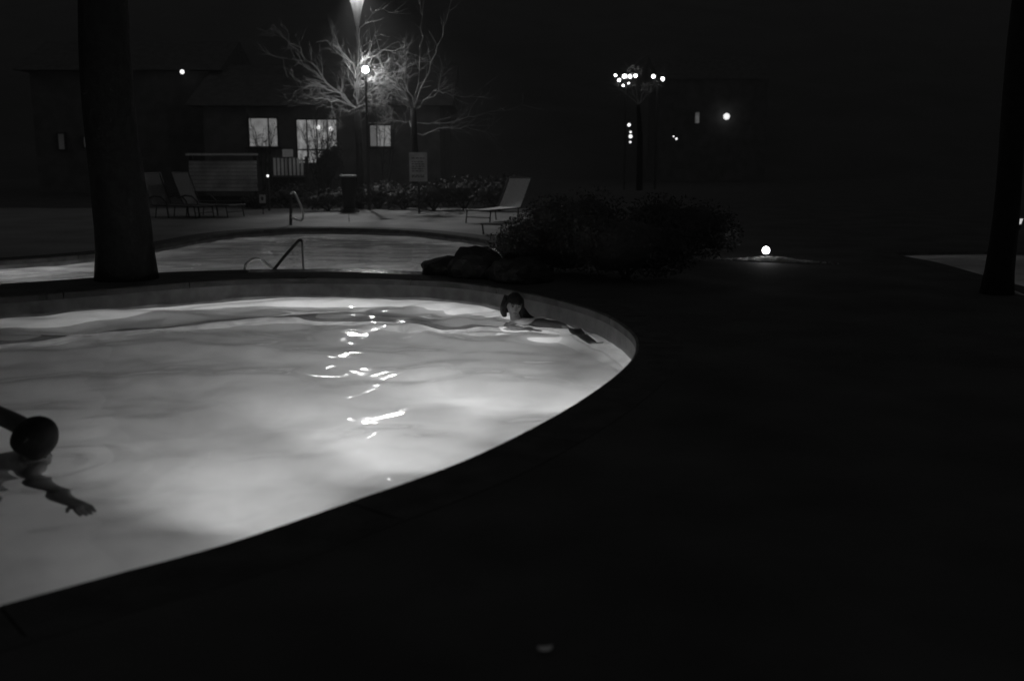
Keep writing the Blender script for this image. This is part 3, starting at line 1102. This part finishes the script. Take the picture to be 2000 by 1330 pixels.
def handrails():
    b = pt(568, 441)
    Y = b.y + .12
    A = lambda x, y, d=0.0: at(x, y, Y + d)
    root = thing('handrail', (b.x, Y, 0), 'polished steel handrail catching the light at the far edge of the second pool', 'handrail')
    m = MB(); m.tube([A(568, 442), A(568, 400), A(568, 380)], .032, 10); m.build('post', M['darksteel'], root)
    m = MB(); m.tube(smooth_path([A(568, 381), A(571, 376), A(576, 378, -.05), A(583, 392, -.2), A(590, 408, -.35), A(592, 420, -.38), A(588, 431, -.3), A(570, 425, -.02)]), .024, 10)
    m.build('rail', M['steel'], root, smooth=True)

    b = pt(478, 527)
    Y = b.y + .1
    A = lambda x, y, d=0.0: at(x, y, Y + d)
    root = thing('handrail', (b.x, Y, 0), 'low arched steel grab rail on the rim of the second pool near the big trunk', 'handrail')
    m = MB(); m.tube(smooth_path([A(478, 530), A(480, 519), A(487, 510), A(500, 505.5, .1), A(510, 507, .2), A(522, 517, .25), A(534, 526, .3)]), .022, 10)
    m.build('rail', M['steel'], root, smooth=True)
    q = pt(535, 527)
    root = thing('stair_rail', (q.x, q.y + .1, 0), 'dark slanting stair rail with a thin upright leg standing in the second pool', 'handrail')
    Y = q.y + .1
    m = MB(); m.tube(smooth_path([A(534, 528), A(556, 501, .2), A(580, 474, .42), A(585, 469.5, .45), A(590, 470, .46)]), .022, 10); m.build('rail', M['darksteel'], root, smooth=True)
    m = MB(); e = A(590, 470, .46); m.tube([e, Vector((e.x + .01, e.y, -.9))], .014, 8); m.build('leg', M['pole'], root)
handrails()

# ------------------------------------------------------------------ boulders and shrubs
def boulder(px0, px1, ytop, ybase, label, seed):
    b = pt((px0 + px1) / 2, ybase)
    Y = b.y + .35
    rx = hpx(px1 - px0, Y) / 2
    zt = at(0, ytop, Y).z
    mb = MB()
    lumpy(mb, (b.x, Y, zt * .3), (rx, max(.4, rx * .8), zt * .72), seed, 3, .3, 1.5)
    o = mb.build('boulder', M['rock'])
    tag(o, label, 'boulder', 'boulders beside the second pool')
boulder(818, 915, 503, 538, 'low dark boulder at the end of the rim, leftmost beside the second pool', 3.3)
boulder(870, 985, 485, 545, 'rounded dark boulder between the low boulder and the big bush', 7.9)
boulder(950, 1080, 505, 556, 'dark boulder under the big bush behind the swimmer', 12.4)

bb = pt(1075, 548)
Y = bb.y + .6
shrub('bush', (bb.x, Y, 0), [((-.38, 0, .30), (.42, .5, .36)), ((-.25, .1, .46), (.40, .5, .33)), ((.08, .15, .66), (.46, .5, .34)), ((.5, .1, .62), (.6, .55, .5)), ((.2, .3, .3), (.7, .6, .36))], 9000, .022,
      'large dark leafy bush hiding the end of the grey lounger', 'bush', 31, 'dark bushes right of the pools', .62)
for (px, py, rx, hz, n, lab, sd) in ((1235, 560, .9, .95, 5200, 'dark leafy bush just right of the large one, behind the tip of the bright pool', 32),
                                     (1345, 520, .85, 1.0, 4200, 'dark leafy bush left of the low path lamp', 33)):
    q = pt(px, py)
    shrub('bush', (q.x, q.y + .6, 0), [((0, 0, hz * .45), (rx, .6, hz * .5)), ((-rx * .4, .1, hz * .55), (rx * .6, .5, hz * .42)), ((rx * .45, .1, hz * .4), (rx * .6, .5, hz * .4))], n, .026, lab, 'bush', sd, 'dark bushes right of the pools', .62)

# hedge and shrubs in front of the house
rng = random.Random(77)
sh = [(640, 404, 26.8, .75, .62), (740, 402, 28.0, .7, .8), (790, 400, 27.6, .65, .7), (850, 402, 27.0, .8, .85), (905, 400, 27.4, .8, .95), (560, 398, 28.6, .7, .72), (505, 396, 28.0, .45, .5), (975, 396, 26.8, .8, 1.0), (642, 380, 33.5, .55, 2.15)]
where = ['beside the litter bin', 'right of the litter bin', 'under the tall notice board', 'right of the tall notice board', 'behind the left end of the grey lounger', 'below the white pickets', 'beside the tiny grey board', 'behind the grey lounger', 'under the tall lit window']
for i, (px, py, Yq, rx, hz) in enumerate(sh):
    q = at(px, py, Yq)
    shrub('shrub', (q.x, Yq, 0), [((0, 0, hz * .5), (rx, .55, hz * .52)), ((rx * .4, .1, hz * .62), (rx * .6, .5, hz * .4)), ((-rx * .45, -.1, hz * .45), (rx * .6, .5, hz * .4))], 900, .05,
          'dark rounded shrub at the terrace back ' + where[i], 'shrub', 100 + i, 'shrubs along the back of the terrace')

# twiggy shrub in front of the tall window
def twig_shrub(px, Y, tips, label, seed, zb=0.0):
    rng = random.Random(seed)
    b = at(px, 400, Y)
    root = thing('twiggy_shrub', (b.x, Y, 0), label, 'shrub')
    mb = MB()
    for (x, y) in tips:
        e = at(x, y, Y + rng.uniform(-.4, .4))
        s = Vector((b.x + rng.uniform(-.1, .1), Y, -.02))
        mid = s.lerp(e, .55) + Vector((rng.uniform(-.1, .1), 0, .12))
        path = smooth_path([s, mid, e], 5)
        mb.tube(path, [.022 * (1 - .7 * i / (len(path) - 1)) for i in range(len(path))], 5)
        for i in range(4, len(path)):
            for _ in range(2):
                d = (path[i] - path[i - 1]).normalized() + Vector((rng.gauss(0, .6), rng.gauss(0, .4), rng.gauss(0, .5)))
                grow(mb, path[i], d.normalized(), rng.uniform(.25, .5), .008, 1, rng)
    mb.build('stem', M['stem'], root)
twig_shrub(628, 33.0, [(592, 262), (606, 250), (620, 244), (633, 240), (645, 255), (655, 246), (600, 285), (612, 240), (650, 275)], 'dark twiggy shrub standing against the tall lit window', 5)
twig_shrub(748, 32.0, [(740, 246), (752, 240), (765, 250), (770, 262)], 'dark twiggy shrub standing against the small right window of the house', 6)
twig_shrub(520, 33.5, [(500, 262), (512, 276), (530, 268), (538, 250), (490, 240), (520, 280)], 'dark twiggy shrub standing against the left window of the house', 8)

# ------------------------------------------------------------------ lights on the right
def path_lamp(px, py, r_px, Y, label, glow, hood=True):
    c = at(px, py, Y)
    r = hpx(r_px, Y)
    root = thing('path_lamp', (c.x, c.y, 0), label, 'lamp')
    m = MB(); m.tube([(c.x, c.y, -.03), (c.x, c.y, c.z - r * .8)], .02, 8); m.build('post', M['darksteel'], root)
    m = MB(); m.ball(c, r, 16, 10); m.build('globe', glow, root, smooth=True)
    if hood:
        m = MB(); m.lathe(c, [(r * 1.05, r * .55), (r * 1.0, r * .75), (r * .5, r * 1.15), (.01, r * 1.25)], 16); m.build('lamp_shade', M['darksteel'], root)
    return root
path_lamp(1496, 489, 7.2, 14.0, 'low glowing path lamp on the dark ground right of the pool', M['far_lamp'], hood=False)
def mulch():
    rng = random.Random(14)
    mb = MB()
    c = pt(1506, 511)
    for _ in range(1500):
        a = rng.gauss(0, .24); b = rng.gauss(0, .07)
        x, y = c.x + a, c.y - a * .35 + b
        z = .012 + .05 * math.exp(-((a / .3) ** 2) - (b / .1) ** 2) * rng.random()
        l, wd = rng.uniform(.02, .06), rng.uniform(.005, .011)
        rot = Matrix.Rotation(rng.uniform(0, math.pi), 3, 'Z') @ Matrix.Rotation(rng.gauss(0, .7), 3, 'Y')
        mb.box((x, y, z), (l, wd, .004), rot)
    tag(mb.build('bark_mulch', M['mulch']), 'scatter of bark chips lit by the low path lamp', 'mulch', kind='stuff')
mulch()

def far_building():
    Y = 58.0
    x0, x1 = at(1290, 200, Y).x, at(1500, 200, Y).x
    root = thing('far_house', ((x0 + x1) / 2, Y, 0), 'dark far house on the slope with one faint narrow window', 'house')
    m = MB(); m.box(((x0 + x1) / 2, Y + 2.6, 2.85), (x1 - x0, 5, 5.8)); m.build('wall', M['wallp'], root)
    zt = 5.7
    m = MB(); m.add([(x0 - .05, Y + .05, zt), (x1 + .05, Y + .05, zt), (x1 + .4, Y + 5.5, zt), (x0 - .4, Y + 5.5, zt), (x0 - .4, Y + 2.6, zt + 1.5), (x1 + .4, Y + 2.6, zt + 1.5)],
                    [(0, 1, 5, 4), (2, 3, 4, 5), (1, 2, 5), (3, 0, 4), (3, 2, 1, 0)]); m.build('roof', M['roof'], root)
    window(root, 1357, 1366, 220, 241, Y, [M['win_far']], [], sill=False)
    c = at(1419, 228, Y - .35)
    lp = thing('wall_lamp', (c.x, c.y, c.z), 'bright round wall lamp on the far house at the right', 'lamp')
    m = MB(); m.ball(c, hpx(6, Y), 14, 10); m.build('globe', M['far_lamp2b'], lp, smooth=True)
    m = MB(); m.tube([c, c + Vector((0, .4, .05))], .04, 6); m.build('bracket', M['darksteel'], lp)
M['far_lamp2b'] = emit('wall_lamp_glow', 1.1)
M['path_glow'] = M['far_lamp']
far_building()

def cluster_lamp(pxs, Y, base_px, label):
    b = at(base_px, 160, Y)
    root = thing('cluster_lamp', (b.x, Y, 0), label, 'lamp', 'far lamps seen through branches')
    m = MB(); m.tube([(b.x, Y, -.05), (b.x, Y, b.z)], [.05, .04], 10); m.build('post', M['darksteel'], root)
    for (x, y, r, dy) in pxs:
        c = at(x, y, Y + dy)
        a = MB(); a.tube([(b.x, Y, b.z - .1), c], .025, 6); a.build('arm', M['darksteel'], root)
        gl = MB(); gl.ball(c, hpx(r * .68, Y), 12, 8); gl.build('globe', M['cl'], root, smooth=True)
M['cl'] = emit('cluster_glow', 9.0)
cluster_lamp([(1202, 148, 3.6, 0), (1220, 150, 6, .2), (1231, 150, 5.2, -.2), (1241, 148.5, 4.6, .1), (1209, 157, 4, -.1), (1227, 162, 3.6, .1), (1217, 168, 3, 0)], 44.0, 1223, 'far lamp post with a bunch of white globes above the dark bush')
cluster_lamp([(1276, 150, 5, 0), (1294, 155, 5, .2)], 45.0, 1284, 'far lamp post with two white globes right of the bunch of globes')
far_tree = bare_tree('bare tree with twigs glowing around the far bunch of globe lamps', at(1250, 300, 43.2) * 1.0 - Vector((0, 0, at(1250, 300, 43.2).z)), [(1250, 300), (1250, 270), (1248, 230), (1246, 205)], 43.2, [
    (.05, .6, [(1246, 205), (1238, 180), (1222, 165), (1205, 160)], 1, 0.0),
    (.05, .4, [(1246, 205), (1240, 170), (1232, 140), (1245, 122)], 1, 0.0),
    (.045, .6, [(1246, 205), (1258, 175), (1268, 160), (1275, 150)], 1, 0.0),
    (.045, .5, [(1246, 205), (1270, 180), (1285, 165), (1292, 150)], 1, 0.0),
    (.04, .5, [(1246, 205), (1225, 185), (1212, 175), (1200, 165)], 1, 0.0),
], 41, 0.14)
def far_leaves():
    rng = random.Random(19)
    mb = MB()
    bl = [(tuple(at(1222, 160, 43.75)), (.50, .25, .26)), (tuple(at(1240, 140, 43.9)), (.4, .2, .3)), (tuple(at(1263, 172, 44.0)), (.26, .2, .28)), (tuple(at(1286, 163, 44.6)), (.3, .2, .26))]
    leaf_cloud(mb, bl, 420, .05, rng)
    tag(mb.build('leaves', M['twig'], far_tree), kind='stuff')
far_leaves()

def string_light(beads, Y, label, group=None):
    root = thing('string_light', at(*beads[0][:2], Y), label, 'string light', group)
    pts = [at(x, y, Y) for x, y, r in beads]
    m = MB(); m.tube([pts[0] + Vector((0, .02, .3))] + [p + Vector((0, .02, 0)) for p in pts], .012, 5); m.build('cord', M['dark'], root)
    for x, y, r in beads:
        gl = MB(); gl.ball(at(x, y, Y), hpx(r, Y), 10, 6); gl.build('bulb', M['bead'], root, smooth=True)
string_light([(1228.5, 244.5, 3.2), (1231.5, 258.5, 2), (1231.5, 267, 3.4), (1231, 278, 2)], 40.0, 'short hanging string of tiny bulbs below the far bunch of globes')
string_light([(1315.5, 267, 1.5), (1321, 271.5, 2)], 40.0, 'pair of tiny bulbs right of the hanging string')

def bollard(px, py, r, Y, label, m):
    c = at(px, py, Y)
    root = thing('bollard_lamp', (c.x, c.y, 0), label, 'lamp')
    k = MB(); k.tube([(c.x, c.y, -.03), (c.x, c.y, c.z - hpx(r, Y))], .035, 10); k.build('post', M['darksteel'], root)
    k = MB(); k.lathe(c, [(hpx(r, Y) * .55, -hpx(r, Y)), (hpx(r, Y) * .8, 0), (hpx(r, Y), hpx(r, Y) * .8)], 14); k.build('lens', m, root)
    k = MB(); k.lathe(c + Vector((0, 0, hpx(r, Y) * .82)), [(hpx(r, Y) * 1.2, 0), (hpx(r, Y) * 1.1, .02), (.01, .05)], 14); k.build('cap', M['darksteel'], root)
bollard(1991, 432, 6, 20.0, 'small bollard lamp at the right edge of the picture above the third pool', M['far_lamp2'])
bollard(523, 344, 2.4, 27.0, 'small bollard lamp glowing between the plank screen and the white pickets', M['bead'])

def cabin():
    Y = 40.0
    x0, x1 = at(60, 200, Y).x, at(420, 200, Y).x
    root = thing('cabin', ((x0 + x1) / 2, Y, 0), 'dark cabin at the left behind the massive trunk with faint windows', 'house')
    m = MB(); m.box(((x0 + x1) / 2, Y + 2.6, 2.3), (x1 - x0, 5, 4.8)); m.build('wall', M['wallp'], root)
    m = MB(); zt = 4.7; m.add([(x0 - .4, Y - .5, zt), (x1 + .4, Y - .5, zt), (x1 + .4, Y + 5.5, zt), (x0 - .4, Y + 5.5, zt), (x0 - .4, Y + 2.6, zt + 1.4), (x1 + .4, Y + 2.6, zt + 1.4)],
                    [(0, 1, 5, 4), (2, 3, 4, 5), (1, 2, 5), (3, 0, 4), (3, 2, 1, 0)]); m.build('roof', M['roof'], root)
    window(root, 165, 186, 268, 288, Y, [M['win_dim']], [], sill=False)
    window(root, 116, 126, 262, 292, Y, [M['win_dim']], [], sill=False)
    c = at(356, 141, Y - .7)
    lp = thing('wall_lamp', c, 'small bright lamp under the cabin roof at the upper left', 'lamp')
    k = MB(); k.ball(c, (hpx(4, Y), .06, hpx(4, Y)), 10, 8); k.build('bulb', M['bead'], lp, smooth=True)
    k = MB(); k.box(c + Vector((hpx(8, Y), .02, hpx(1, Y))), (hpx(8, Y), .08, hpx(4, Y))); k.build('housing', M['pole'], lp)
cabin()

def streak_rail():  # added tube standing in for a bright streak of light
    a, b, c = at(1974, 571, 10.6), at(1984, 573, 10.55), at(2030, 592, 10.3)
    root = thing('handrail', (c.x, c.y, 0), 'added rail tube standing in for a streak of light at the right edge below the third pool', 'handrail')
    m = MB(); m.tube(smooth_path([a, b, c]), .022, 10); m.build('rail', M['steel'], root, smooth=True)
    m = MB(); m.tube([c, (c.x, c.y, -.02)], .022, 8); m.build('post', M['darksteel'], root)
streak_rail()

# ------------------------------------------------------------------ pale fallen leaf on the dark deck
def leaf():
    c = pt(1064, 1268, .01)
    mb = MB()
    n = 9
    vs, fs = [], []
    for i in range(n):
        t = i / (n - 1)
        a = math.pi * (1.15 + 0.75 * t)
        r = .02
        wd = .0095 * math.sin(math.pi * min(.95, t * .8 + .12)) + .001
        cx, cy = c.x + r * 1.15 * math.cos(a), c.y + .01 + r * 1.1 * math.sin(a)
        vs += [(cx, cy - wd, .016 + .002 * math.sin(3 * t)), (cx, cy + wd, .02 + .004 * t)]
    for i in range(n - 1):
        fs.append((i * 2, i * 2 + 2, i * 2 + 3, i * 2 + 1))
    mb.add(vs, fs)
    o = mb.build('dry_leaf', M['pale'])
    s = o.modifiers.new('thick', 'SOLIDIFY'); s.thickness = .0012
    tag(o, 'pale curled dry leaf lying on the dark deck in the foreground', 'leaf')
leaf()

# ------------------------------------------------------------------ people
def person(name_label, joints, edges, radii, head_c, head_fwd, head_up, s=1.0, voxel=0.012, skin='skin'):
    """one continuous body: skinned limbs and a modelled head fused by a voxel remesh"""
    root = thing('person', joints['pelvis'], name_label, 'person')
    names = list(joints)
    me = bpy.data.meshes.new('limbs')
    me.from_pydata([tuple(joints[n]) for n in names], [(names.index(a), names.index(b)) for a, b in edges], [])
    tmp = bpy.data.objects.new('limbs', me)
    COL.objects.link(tmp)
    tmp.modifiers.new('skin', 'SKIN')
    sv = me.skin_vertices[0].data
    for i, n in enumerate(names):
        r = radii[n]
        sv[i].radius = r if isinstance(r, tuple) else (r, r)
        sv[i].use_root = (n == 'pelvis')
    sub = tmp.modifiers.new('sub', 'SUBSURF'); sub.levels = 2; sub.render_levels = 2
    dg = bpy.context.evaluated_depsgraph_get()
    ev = tmp.evaluated_get(dg)
    em = ev.to_mesh()
    mb = MB()
    mb.add([v.co.copy() for v in em.vertices], [tuple(p.vertices) for p in em.polygons])
    ev.to_mesh_clear()
    bpy.data.objects.remove(tmp)
    # head frame
    f = Vector(head_fwd).normalized()
    u = Vector(head_up); u = (u - f * u.dot(f)).normalized()
    r = f.cross(u)                 # the person's right-hand side seen from behind
    H = Vector(head_c)
    T = lambda x, y, z: H + (r * x + f * y + u * z) * s
    hv, hf = [], []
    nu, nv = 28, 20
    for j in range(nv + 1):
        th = math.pi * j / nv
        for k in range(nu):
            a = 2 * math.pi * k / nu
            x, y, z = math.sin(th) * math.cos(a), math.sin(th) * math.sin(a), math.cos(th)
            px, py, pz = x * .076, y * .096, z * .118
            if z < 0:                                  # jaw narrows towards the chin
                px *= 1 + .30 * z
                py *= 1 + (.10 if y > 0 else .38) * z
            if y > 0.2:
                py *= 1 - .10 * max(0, y - .2)
                ey = math.exp(-((abs(px) - .031) ** 2) / .00022 - ((pz - .012) ** 2) / .00016)
                py -= .011 * ey                         # eye sockets
                py += .004 * math.exp(-((pz - .034) ** 2) / .0002)   # brow
                py += .005 * math.exp(-(px ** 2) / .0006 - ((pz + .055) ** 2) / .00012)   # lips
                py -= .004 * math.exp(-(px ** 2) / .0007 - ((pz + .061) ** 2) / .00001)
            hv.append(T(px, py, pz))
    for j in range(nv):
        for k in range(nu):
            hf.append((j * nu + k, (j + 1) * nu + k, (j + 1) * nu + (k + 1) % nu, j * nu + (k + 1) % nu))
    mb.add(hv, hf)
    nz = MB()
    nose = [T(0, .083, .02), T(0, .100, -.012), T(0, .106, -.026), T(0, .09, -.038)]
    mb.tube(nose, [.008 * s, .011 * s, .014 * s, .009 * s], 8)
    for sx in (-1, 1):
        mb.tube([T(sx * .072, -.012, .026), T(sx * .084, -.02, .018), T(sx * .083, -.018, -.008), T(sx * .074, -.006, -.03)], [.009 * s, .014 * s, .012 * s, .008 * s], 8)
    body = mb.build('body', M[skin], root, smooth=True)
    rm = body.modifiers.new('remesh', 'REMESH')
    rm.mode = 'VOXEL'
    rm.voxel_size = voxel
    rm.use_smooth_shade = True
    sm = body.modifiers.new('smooth', 'SMOOTH'); sm.factor = .5; sm.iterations = 2
    dg = bpy.context.evaluated_depsgraph_get()
    nm = bpy.data.meshes.new_from_object(body.evaluated_get(dg))
    bm = bmesh.new(); bm.from_mesh(nm)
    seen, best = set(), []
    for v in bm.verts:                       # keep the one continuous shell
        if v in seen: continue
        st, comp = [v], []
        seen.add(v)
        while st:
            q = st.pop(); comp.append(q)
            for e in q.link_edges:
                o2 = e.other_vert(q)
                if o2 not in seen: seen.add(o2); st.append(o2)
        if len(comp) > len(best): best = comp
    keep = set(best)
    bmesh.ops.delete(bm, geom=[v for v in bm.verts if v not in keep], context='VERTS')
    bm.to_mesh(nm); bm.free()
    nm.polygons.foreach_set('use_smooth', [True] * len(nm.polygons))
    body.modifiers.clear()
    body.data = nm
    return root, T

def hair(root, T, s, long=None, front=.40):
    mb = MB()
    nu, nv = 28, 14
    vs, fs = [], []
    for j in range(nv + 1):
        for k in range(nu):
            a = 2 * math.pi * k / nu
            y = math.sin(a)
            tt = min(1, max(0, (y + .45) / .95)); tt = tt * tt * (3 - 2 * tt)
            lim = math.pi * (.76 * (1 - tt) + front * tt)
            th = lim * j / nv
            k2 = 1.06 + .05 * noise.noise(Vector((math.cos(a) * 3, y * 3, j * .5)))
            px = .076 * math.sin(th) * math.cos(a) * k2
            py = .096 * math.sin(th) * y * k2 - .004
            pz = .118 * math.cos(th) * 1.08 + .002
            vs.append(T(px, py, pz))
    for j in range(nv):
        for k in range(nu):
            fs.append((j * nu + k, (j + 1) * nu + k, (j + 1) * nu + (k + 1) % nu, j * nu + (k + 1) % nu))
    mb.add(vs, fs)
    if long:
        for pts, rs in long:
            mb.tube(smooth_path(pts, 4), None or [rs] * (4 * (len(pts) - 1) + 1), 8)
    o = mb.build('hair', M['hair'], root, smooth=True)
    so = o.modifiers.new('thick', 'SOLIDIFY'); so.thickness = .012 * s; so.offset = 1
    return o

def hand(joints, edges, radii, side, wrist, d, pn, s=1.0, curl=0.35):
    """palm and five unequal fingers continuing a wrist joint; d = pointing direction, pn = palm normal"""
    d = Vector(d).normalized(); pn = Vector(pn); pn = (pn - d * pn.dot(d)).normalized()
    lat = d.cross(pn)
    w0 = Vector(joints[wrist])
    pal = side + '_palm'
    joints[pal] = w0 + d * .055 * s; radii[pal] = (.030 * s, .030 * s)
    edges.append((wrist, pal))
    for k, (off, L) in enumerate(((-.036, .068), (-.012, .080), (.012, .075), (.035, .058))):
        a, b, c = (side + '_f%d%s' % (k, q) for q in 'abc')
        joints[a] = w0 + d * .092 * s + lat * off * s; radii[a] = .0098 * s
        d1 = (d - pn * curl * -1).normalized()
        joints[b] = joints[a] + d1 * L * .55 * s; radii[b] = .0095 * s
        d2 = (d + pn * curl * 2).normalized()
        joints[c] = joints[b] + d2 * L * .5 * s; radii[c] = .008 * s
        edges += [(pal, a), (a, b), (b, c)]
    a, b = side + '_ta', side + '_tb'
    joints[a] = w0 + d * .045 * s - lat * .042 * s + pn * .012; radii[a] = .0125 * s
    joints[b] = joints[a] + (d * .8 - lat * .6).normalized() * .05 * s; radii[b] = .010 * s
    edges += [(pal, a), (a, b)]

# near swimmer: head low over the water at the left edge, shoulder raised behind, forearm under the surface
def near_swimmer():
    s = 1.02
    Y = 5.35
    hc = at(68, 858, Y)
    V = Vector
    neck = hc + V((-.05, .10, -.13))
    chest = hc + V((-.10, .22, -.30))
    shL = hc + V((-.12, .20, .0))            # raised shoulder, out of the water
    shR = hc + V((-.04, -.03, -.33))
    pelvis = chest + V((-.42, .22, -.36))
    J = dict(pelvis=pelvis, belly=pelvis.lerp(chest, .5) + V((0, 0, .02)), chest=chest, neck=neck, head=hc + V((-.01, .02, -.03)),
             shL=shL, elL=hc + V((-.33, .12, .15)), wrL=hc + V((-.52, -.08, -.10)),
             shR=shR, elR=shR + V((.20, -.16, -.16)), wrR=shR + V((.35, -.28, -.20)),
             hipL=pelvis + V((-.05, .12, -.05)), knL=pelvis + V((-.12, -.1, -.38)), anL=pelvis + V((-.5, .05, -.52)),
             hipR=pelvis + V((.05, -.10, -.06)), knR=pelvis + V((.22, -.22, -.34)), anR=pelvis + V((-.16, -.2, -.54)))
    J['toL'] = J['anL'] + V((-.16, 0, -.02)); J['toR'] = J['anR'] + V((-.16, 0, -.02))
    E = [('pelvis', 'belly'), ('belly', 'chest'), ('chest', 'neck'), ('neck', 'head'), ('chest', 'shL'), ('shL', 'elL'), ('elL', 'wrL'), ('chest', 'shR'), ('shR', 'elR'), ('elR', 'wrR'),
         ('pelvis', 'hipL'), ('hipL', 'knL'), ('knL', 'anL'), ('anL', 'toL'), ('pelvis', 'hipR'), ('hipR', 'knR'), ('knR', 'anR'), ('anR', 'toR')]
    Rd = dict(pelvis=.13, belly=.125, chest=.14, neck=.062, head=.06, shL=.066, elL=.052, wrL=.032, shR=.07, elR=.06, wrR=.044,
              hipL=.10, knL=.062, anL=.04, toL=.03, hipR=.10, knR=.062, anR=.04, toR=.03)
    hand(J, E, Rd, 'R', 'wrR', (.75, -.6, -.05), (0, -.1, -1), s * 1.08)
    hand(J, E, Rd, 'L', 'wrL', (-.3, -.8, -.5), (0, .3, -1), s)
    root, T = person('swimmer with short dark hair leaning low over the water at the left edge', J, E, Rd, hc, (.66, .02, -.74), (.74, .05, .66), s, voxel=.0065, skin='skin_shade_lip')
    hair(root, T, s, front=.70)  # hair drawn over the face to stand in for its shade
    return root
near_swimmer()

# far swimmer: face towards us, long dark hair, body trailing to the right along the far wall
def far_swimmer():
    s = 1.0
    Y = 10.15
    hc = at(1004, 597, Y)
    V = Vector
    neck = hc + V((.0, .045, -.12))
    chest = hc + V((.10, .10, -.34))
    pelvis = chest + V((.46, -.12, -.07))
    J = dict(pelvis=pelvis, belly=pelvis.lerp(chest, .5), chest=chest, neck=neck, head=hc + V((0, .01, -.03)),
             shL=chest + V((.13, .04, .10)), elL=chest + V((.36, .14, .06)), wrL=chest + V((.5, -.02, .02)),
             shR=chest + V((-.13, -.06, .07)), elR=chest + V((-.15, -.3, -.04)), wrR=chest + V((.06, -.48, -.02)),
             hipL=pelvis + V((.06, .09, -.02)), knL=pelvis + V((.24, -.34, .02)), anL=pelvis + V((.50, -.70, -.03)),
             hipR=pelvis + V((.06, -.09, -.02)), knR=pelvis + V((.06, -.46, .03)), anR=pelvis + V((.18, -.90, -.02)))
    J['toL'] = J['anL'] + V((.15, 0, -.04)); J['toR'] = J['anR'] + V((.15, 0, -.04))
    E = [('pelvis', 'belly'), ('belly', 'chest'), ('chest', 'neck'), ('neck', 'head'), ('chest', 'shL'), ('shL', 'elL'), ('elL', 'wrL'), ('chest', 'shR'), ('shR', 'elR'), ('elR', 'wrR'),
         ('pelvis', 'hipL'), ('hipL', 'knL'), ('knL', 'anL'), ('anL', 'toL'), ('pelvis', 'hipR'), ('hipR', 'knR'), ('knR', 'anR'), ('anR', 'toR')]
    Rd = dict(pelvis=.125, belly=.105, chest=.115, neck=.05, head=.055, shL=.058, elL=.04, wrL=.028, shR=.058, elR=.04, wrR=.028,
              hipL=.095, knL=.058, anL=.037, toL=.028, hipR=.095, knR=.058, anR=.037, toR=.028)
    hand(J, E, Rd, 'R', 'wrR', (.7, -.6, 0), (0, 0, -1), .92)
    hand(J, E, Rd, 'L', 'wrL', (.8, -.4, 0), (0, 0, -1), .92)
    root, T = person('swimmer with long dark hair facing the camera by the far wall of the bright pool', J, E, Rd, hc, (.22, -1, -.16), (.10, 0, 1), s, voxel=.007)
    long = []
    rng = random.Random(3)
    for k in range(7):
        y0 = -.02 - .014 * k
        long.append(([T(-.07, y0, .06), T(-.088, y0 - .01, -.02), T(-.096 - .008 * k, y0 - .02, -.09), T(-.12 - .014 * k, y0 - .02, -.15), T(-.17 - .02 * k, y0 - .02, -.19)], .020))
        long.append(([T(.07, y0, .06), T(.084, y0 - .01, -.02), T(.082, y0 - .03, -.08), T(.07, y0 - .05, -.13)], .016))
    hair(root, T, s, long)
    for sx in (-1, 1):
        e = MB(); e.tube([T(sx * .018, .086, .030), T(sx * .034, .083, .036), T(sx * .05, .07, .030)], .0045, 6); e.build('eyebrow', M['hair'], root)
        e = MB(); e.ball(T(sx * .031, .0745, .012), (.013, .008, .008), 10, 6); e.build('eye', M['hair'], root)
    e = MB(); e.tube([T(-.022, .084, -.058), T(0, .093, -.056), T(.022, .084, -.058)], [.003, .006, .003], 6); e.build('lips', M['skin_shade_lip'], root)
    sw = MB()
    path = smooth_path([J['pelvis'] + V((.05, 0, -.01)), J['belly'], J['chest'] + V((.03, 0, -.02))], 5)
    sw.tube(path, [.140, .136, .128, .120, .114, .111, .112, .115, .118, .118, .114], 18)
    for q in 'LR':
        lp = smooth_path([J['hip' + q], J['kn' + q], J['an' + q]], 5)
        sw.tube(lp, [.108, .098, .09, .082, .075, .069, .064, .06, .056, .051, .046], 12)
    sw.build('swimsuit', M['suit'], root, smooth=True)
    return root
far_swimmer()

# ------------------------------------------------------------------ added haze over the whole scene, lifts blacks and flattens contrast
def black_lift_haze():
    mb = MB()
    x0, x1, y0, y1, z0, z1 = -170, 170, -70, 170, -3.0, 46.0
    mb.add([(x0, y0, z0), (x1, y0, z0), (x1, y1, z0), (x0, y1, z0), (x0, y0, z1), (x1, y0, z1), (x1, y1, z1), (x0, y1, z1)],
           [(3, 2, 1, 0), (4, 5, 6, 7), (0, 1, 5, 4), (1, 2, 6, 5), (2, 3, 7, 6), (3, 0, 4, 7)])
    m = bpy.data.materials.new('black_lift_haze_air')
    m.use_nodes = True
    nt = m.node_tree
    nt.nodes.remove(nt.nodes['Principled BSDF'])
    v = nt.nodes.new('ShaderNodeVolumePrincipled')
    v.inputs['Color'].default_value = (0.9, 0.9, 0.9, 1)
    v.inputs['Density'].default_value = HAZE
    v.inputs['Anisotropy'].default_value = 0.4
    nt.links.new(v.outputs['Volume'], nt.nodes['Material Output'].inputs['Volume'])
    tag(mb.build('black_lift_haze', m), kind='stuff')
black_lift_haze()
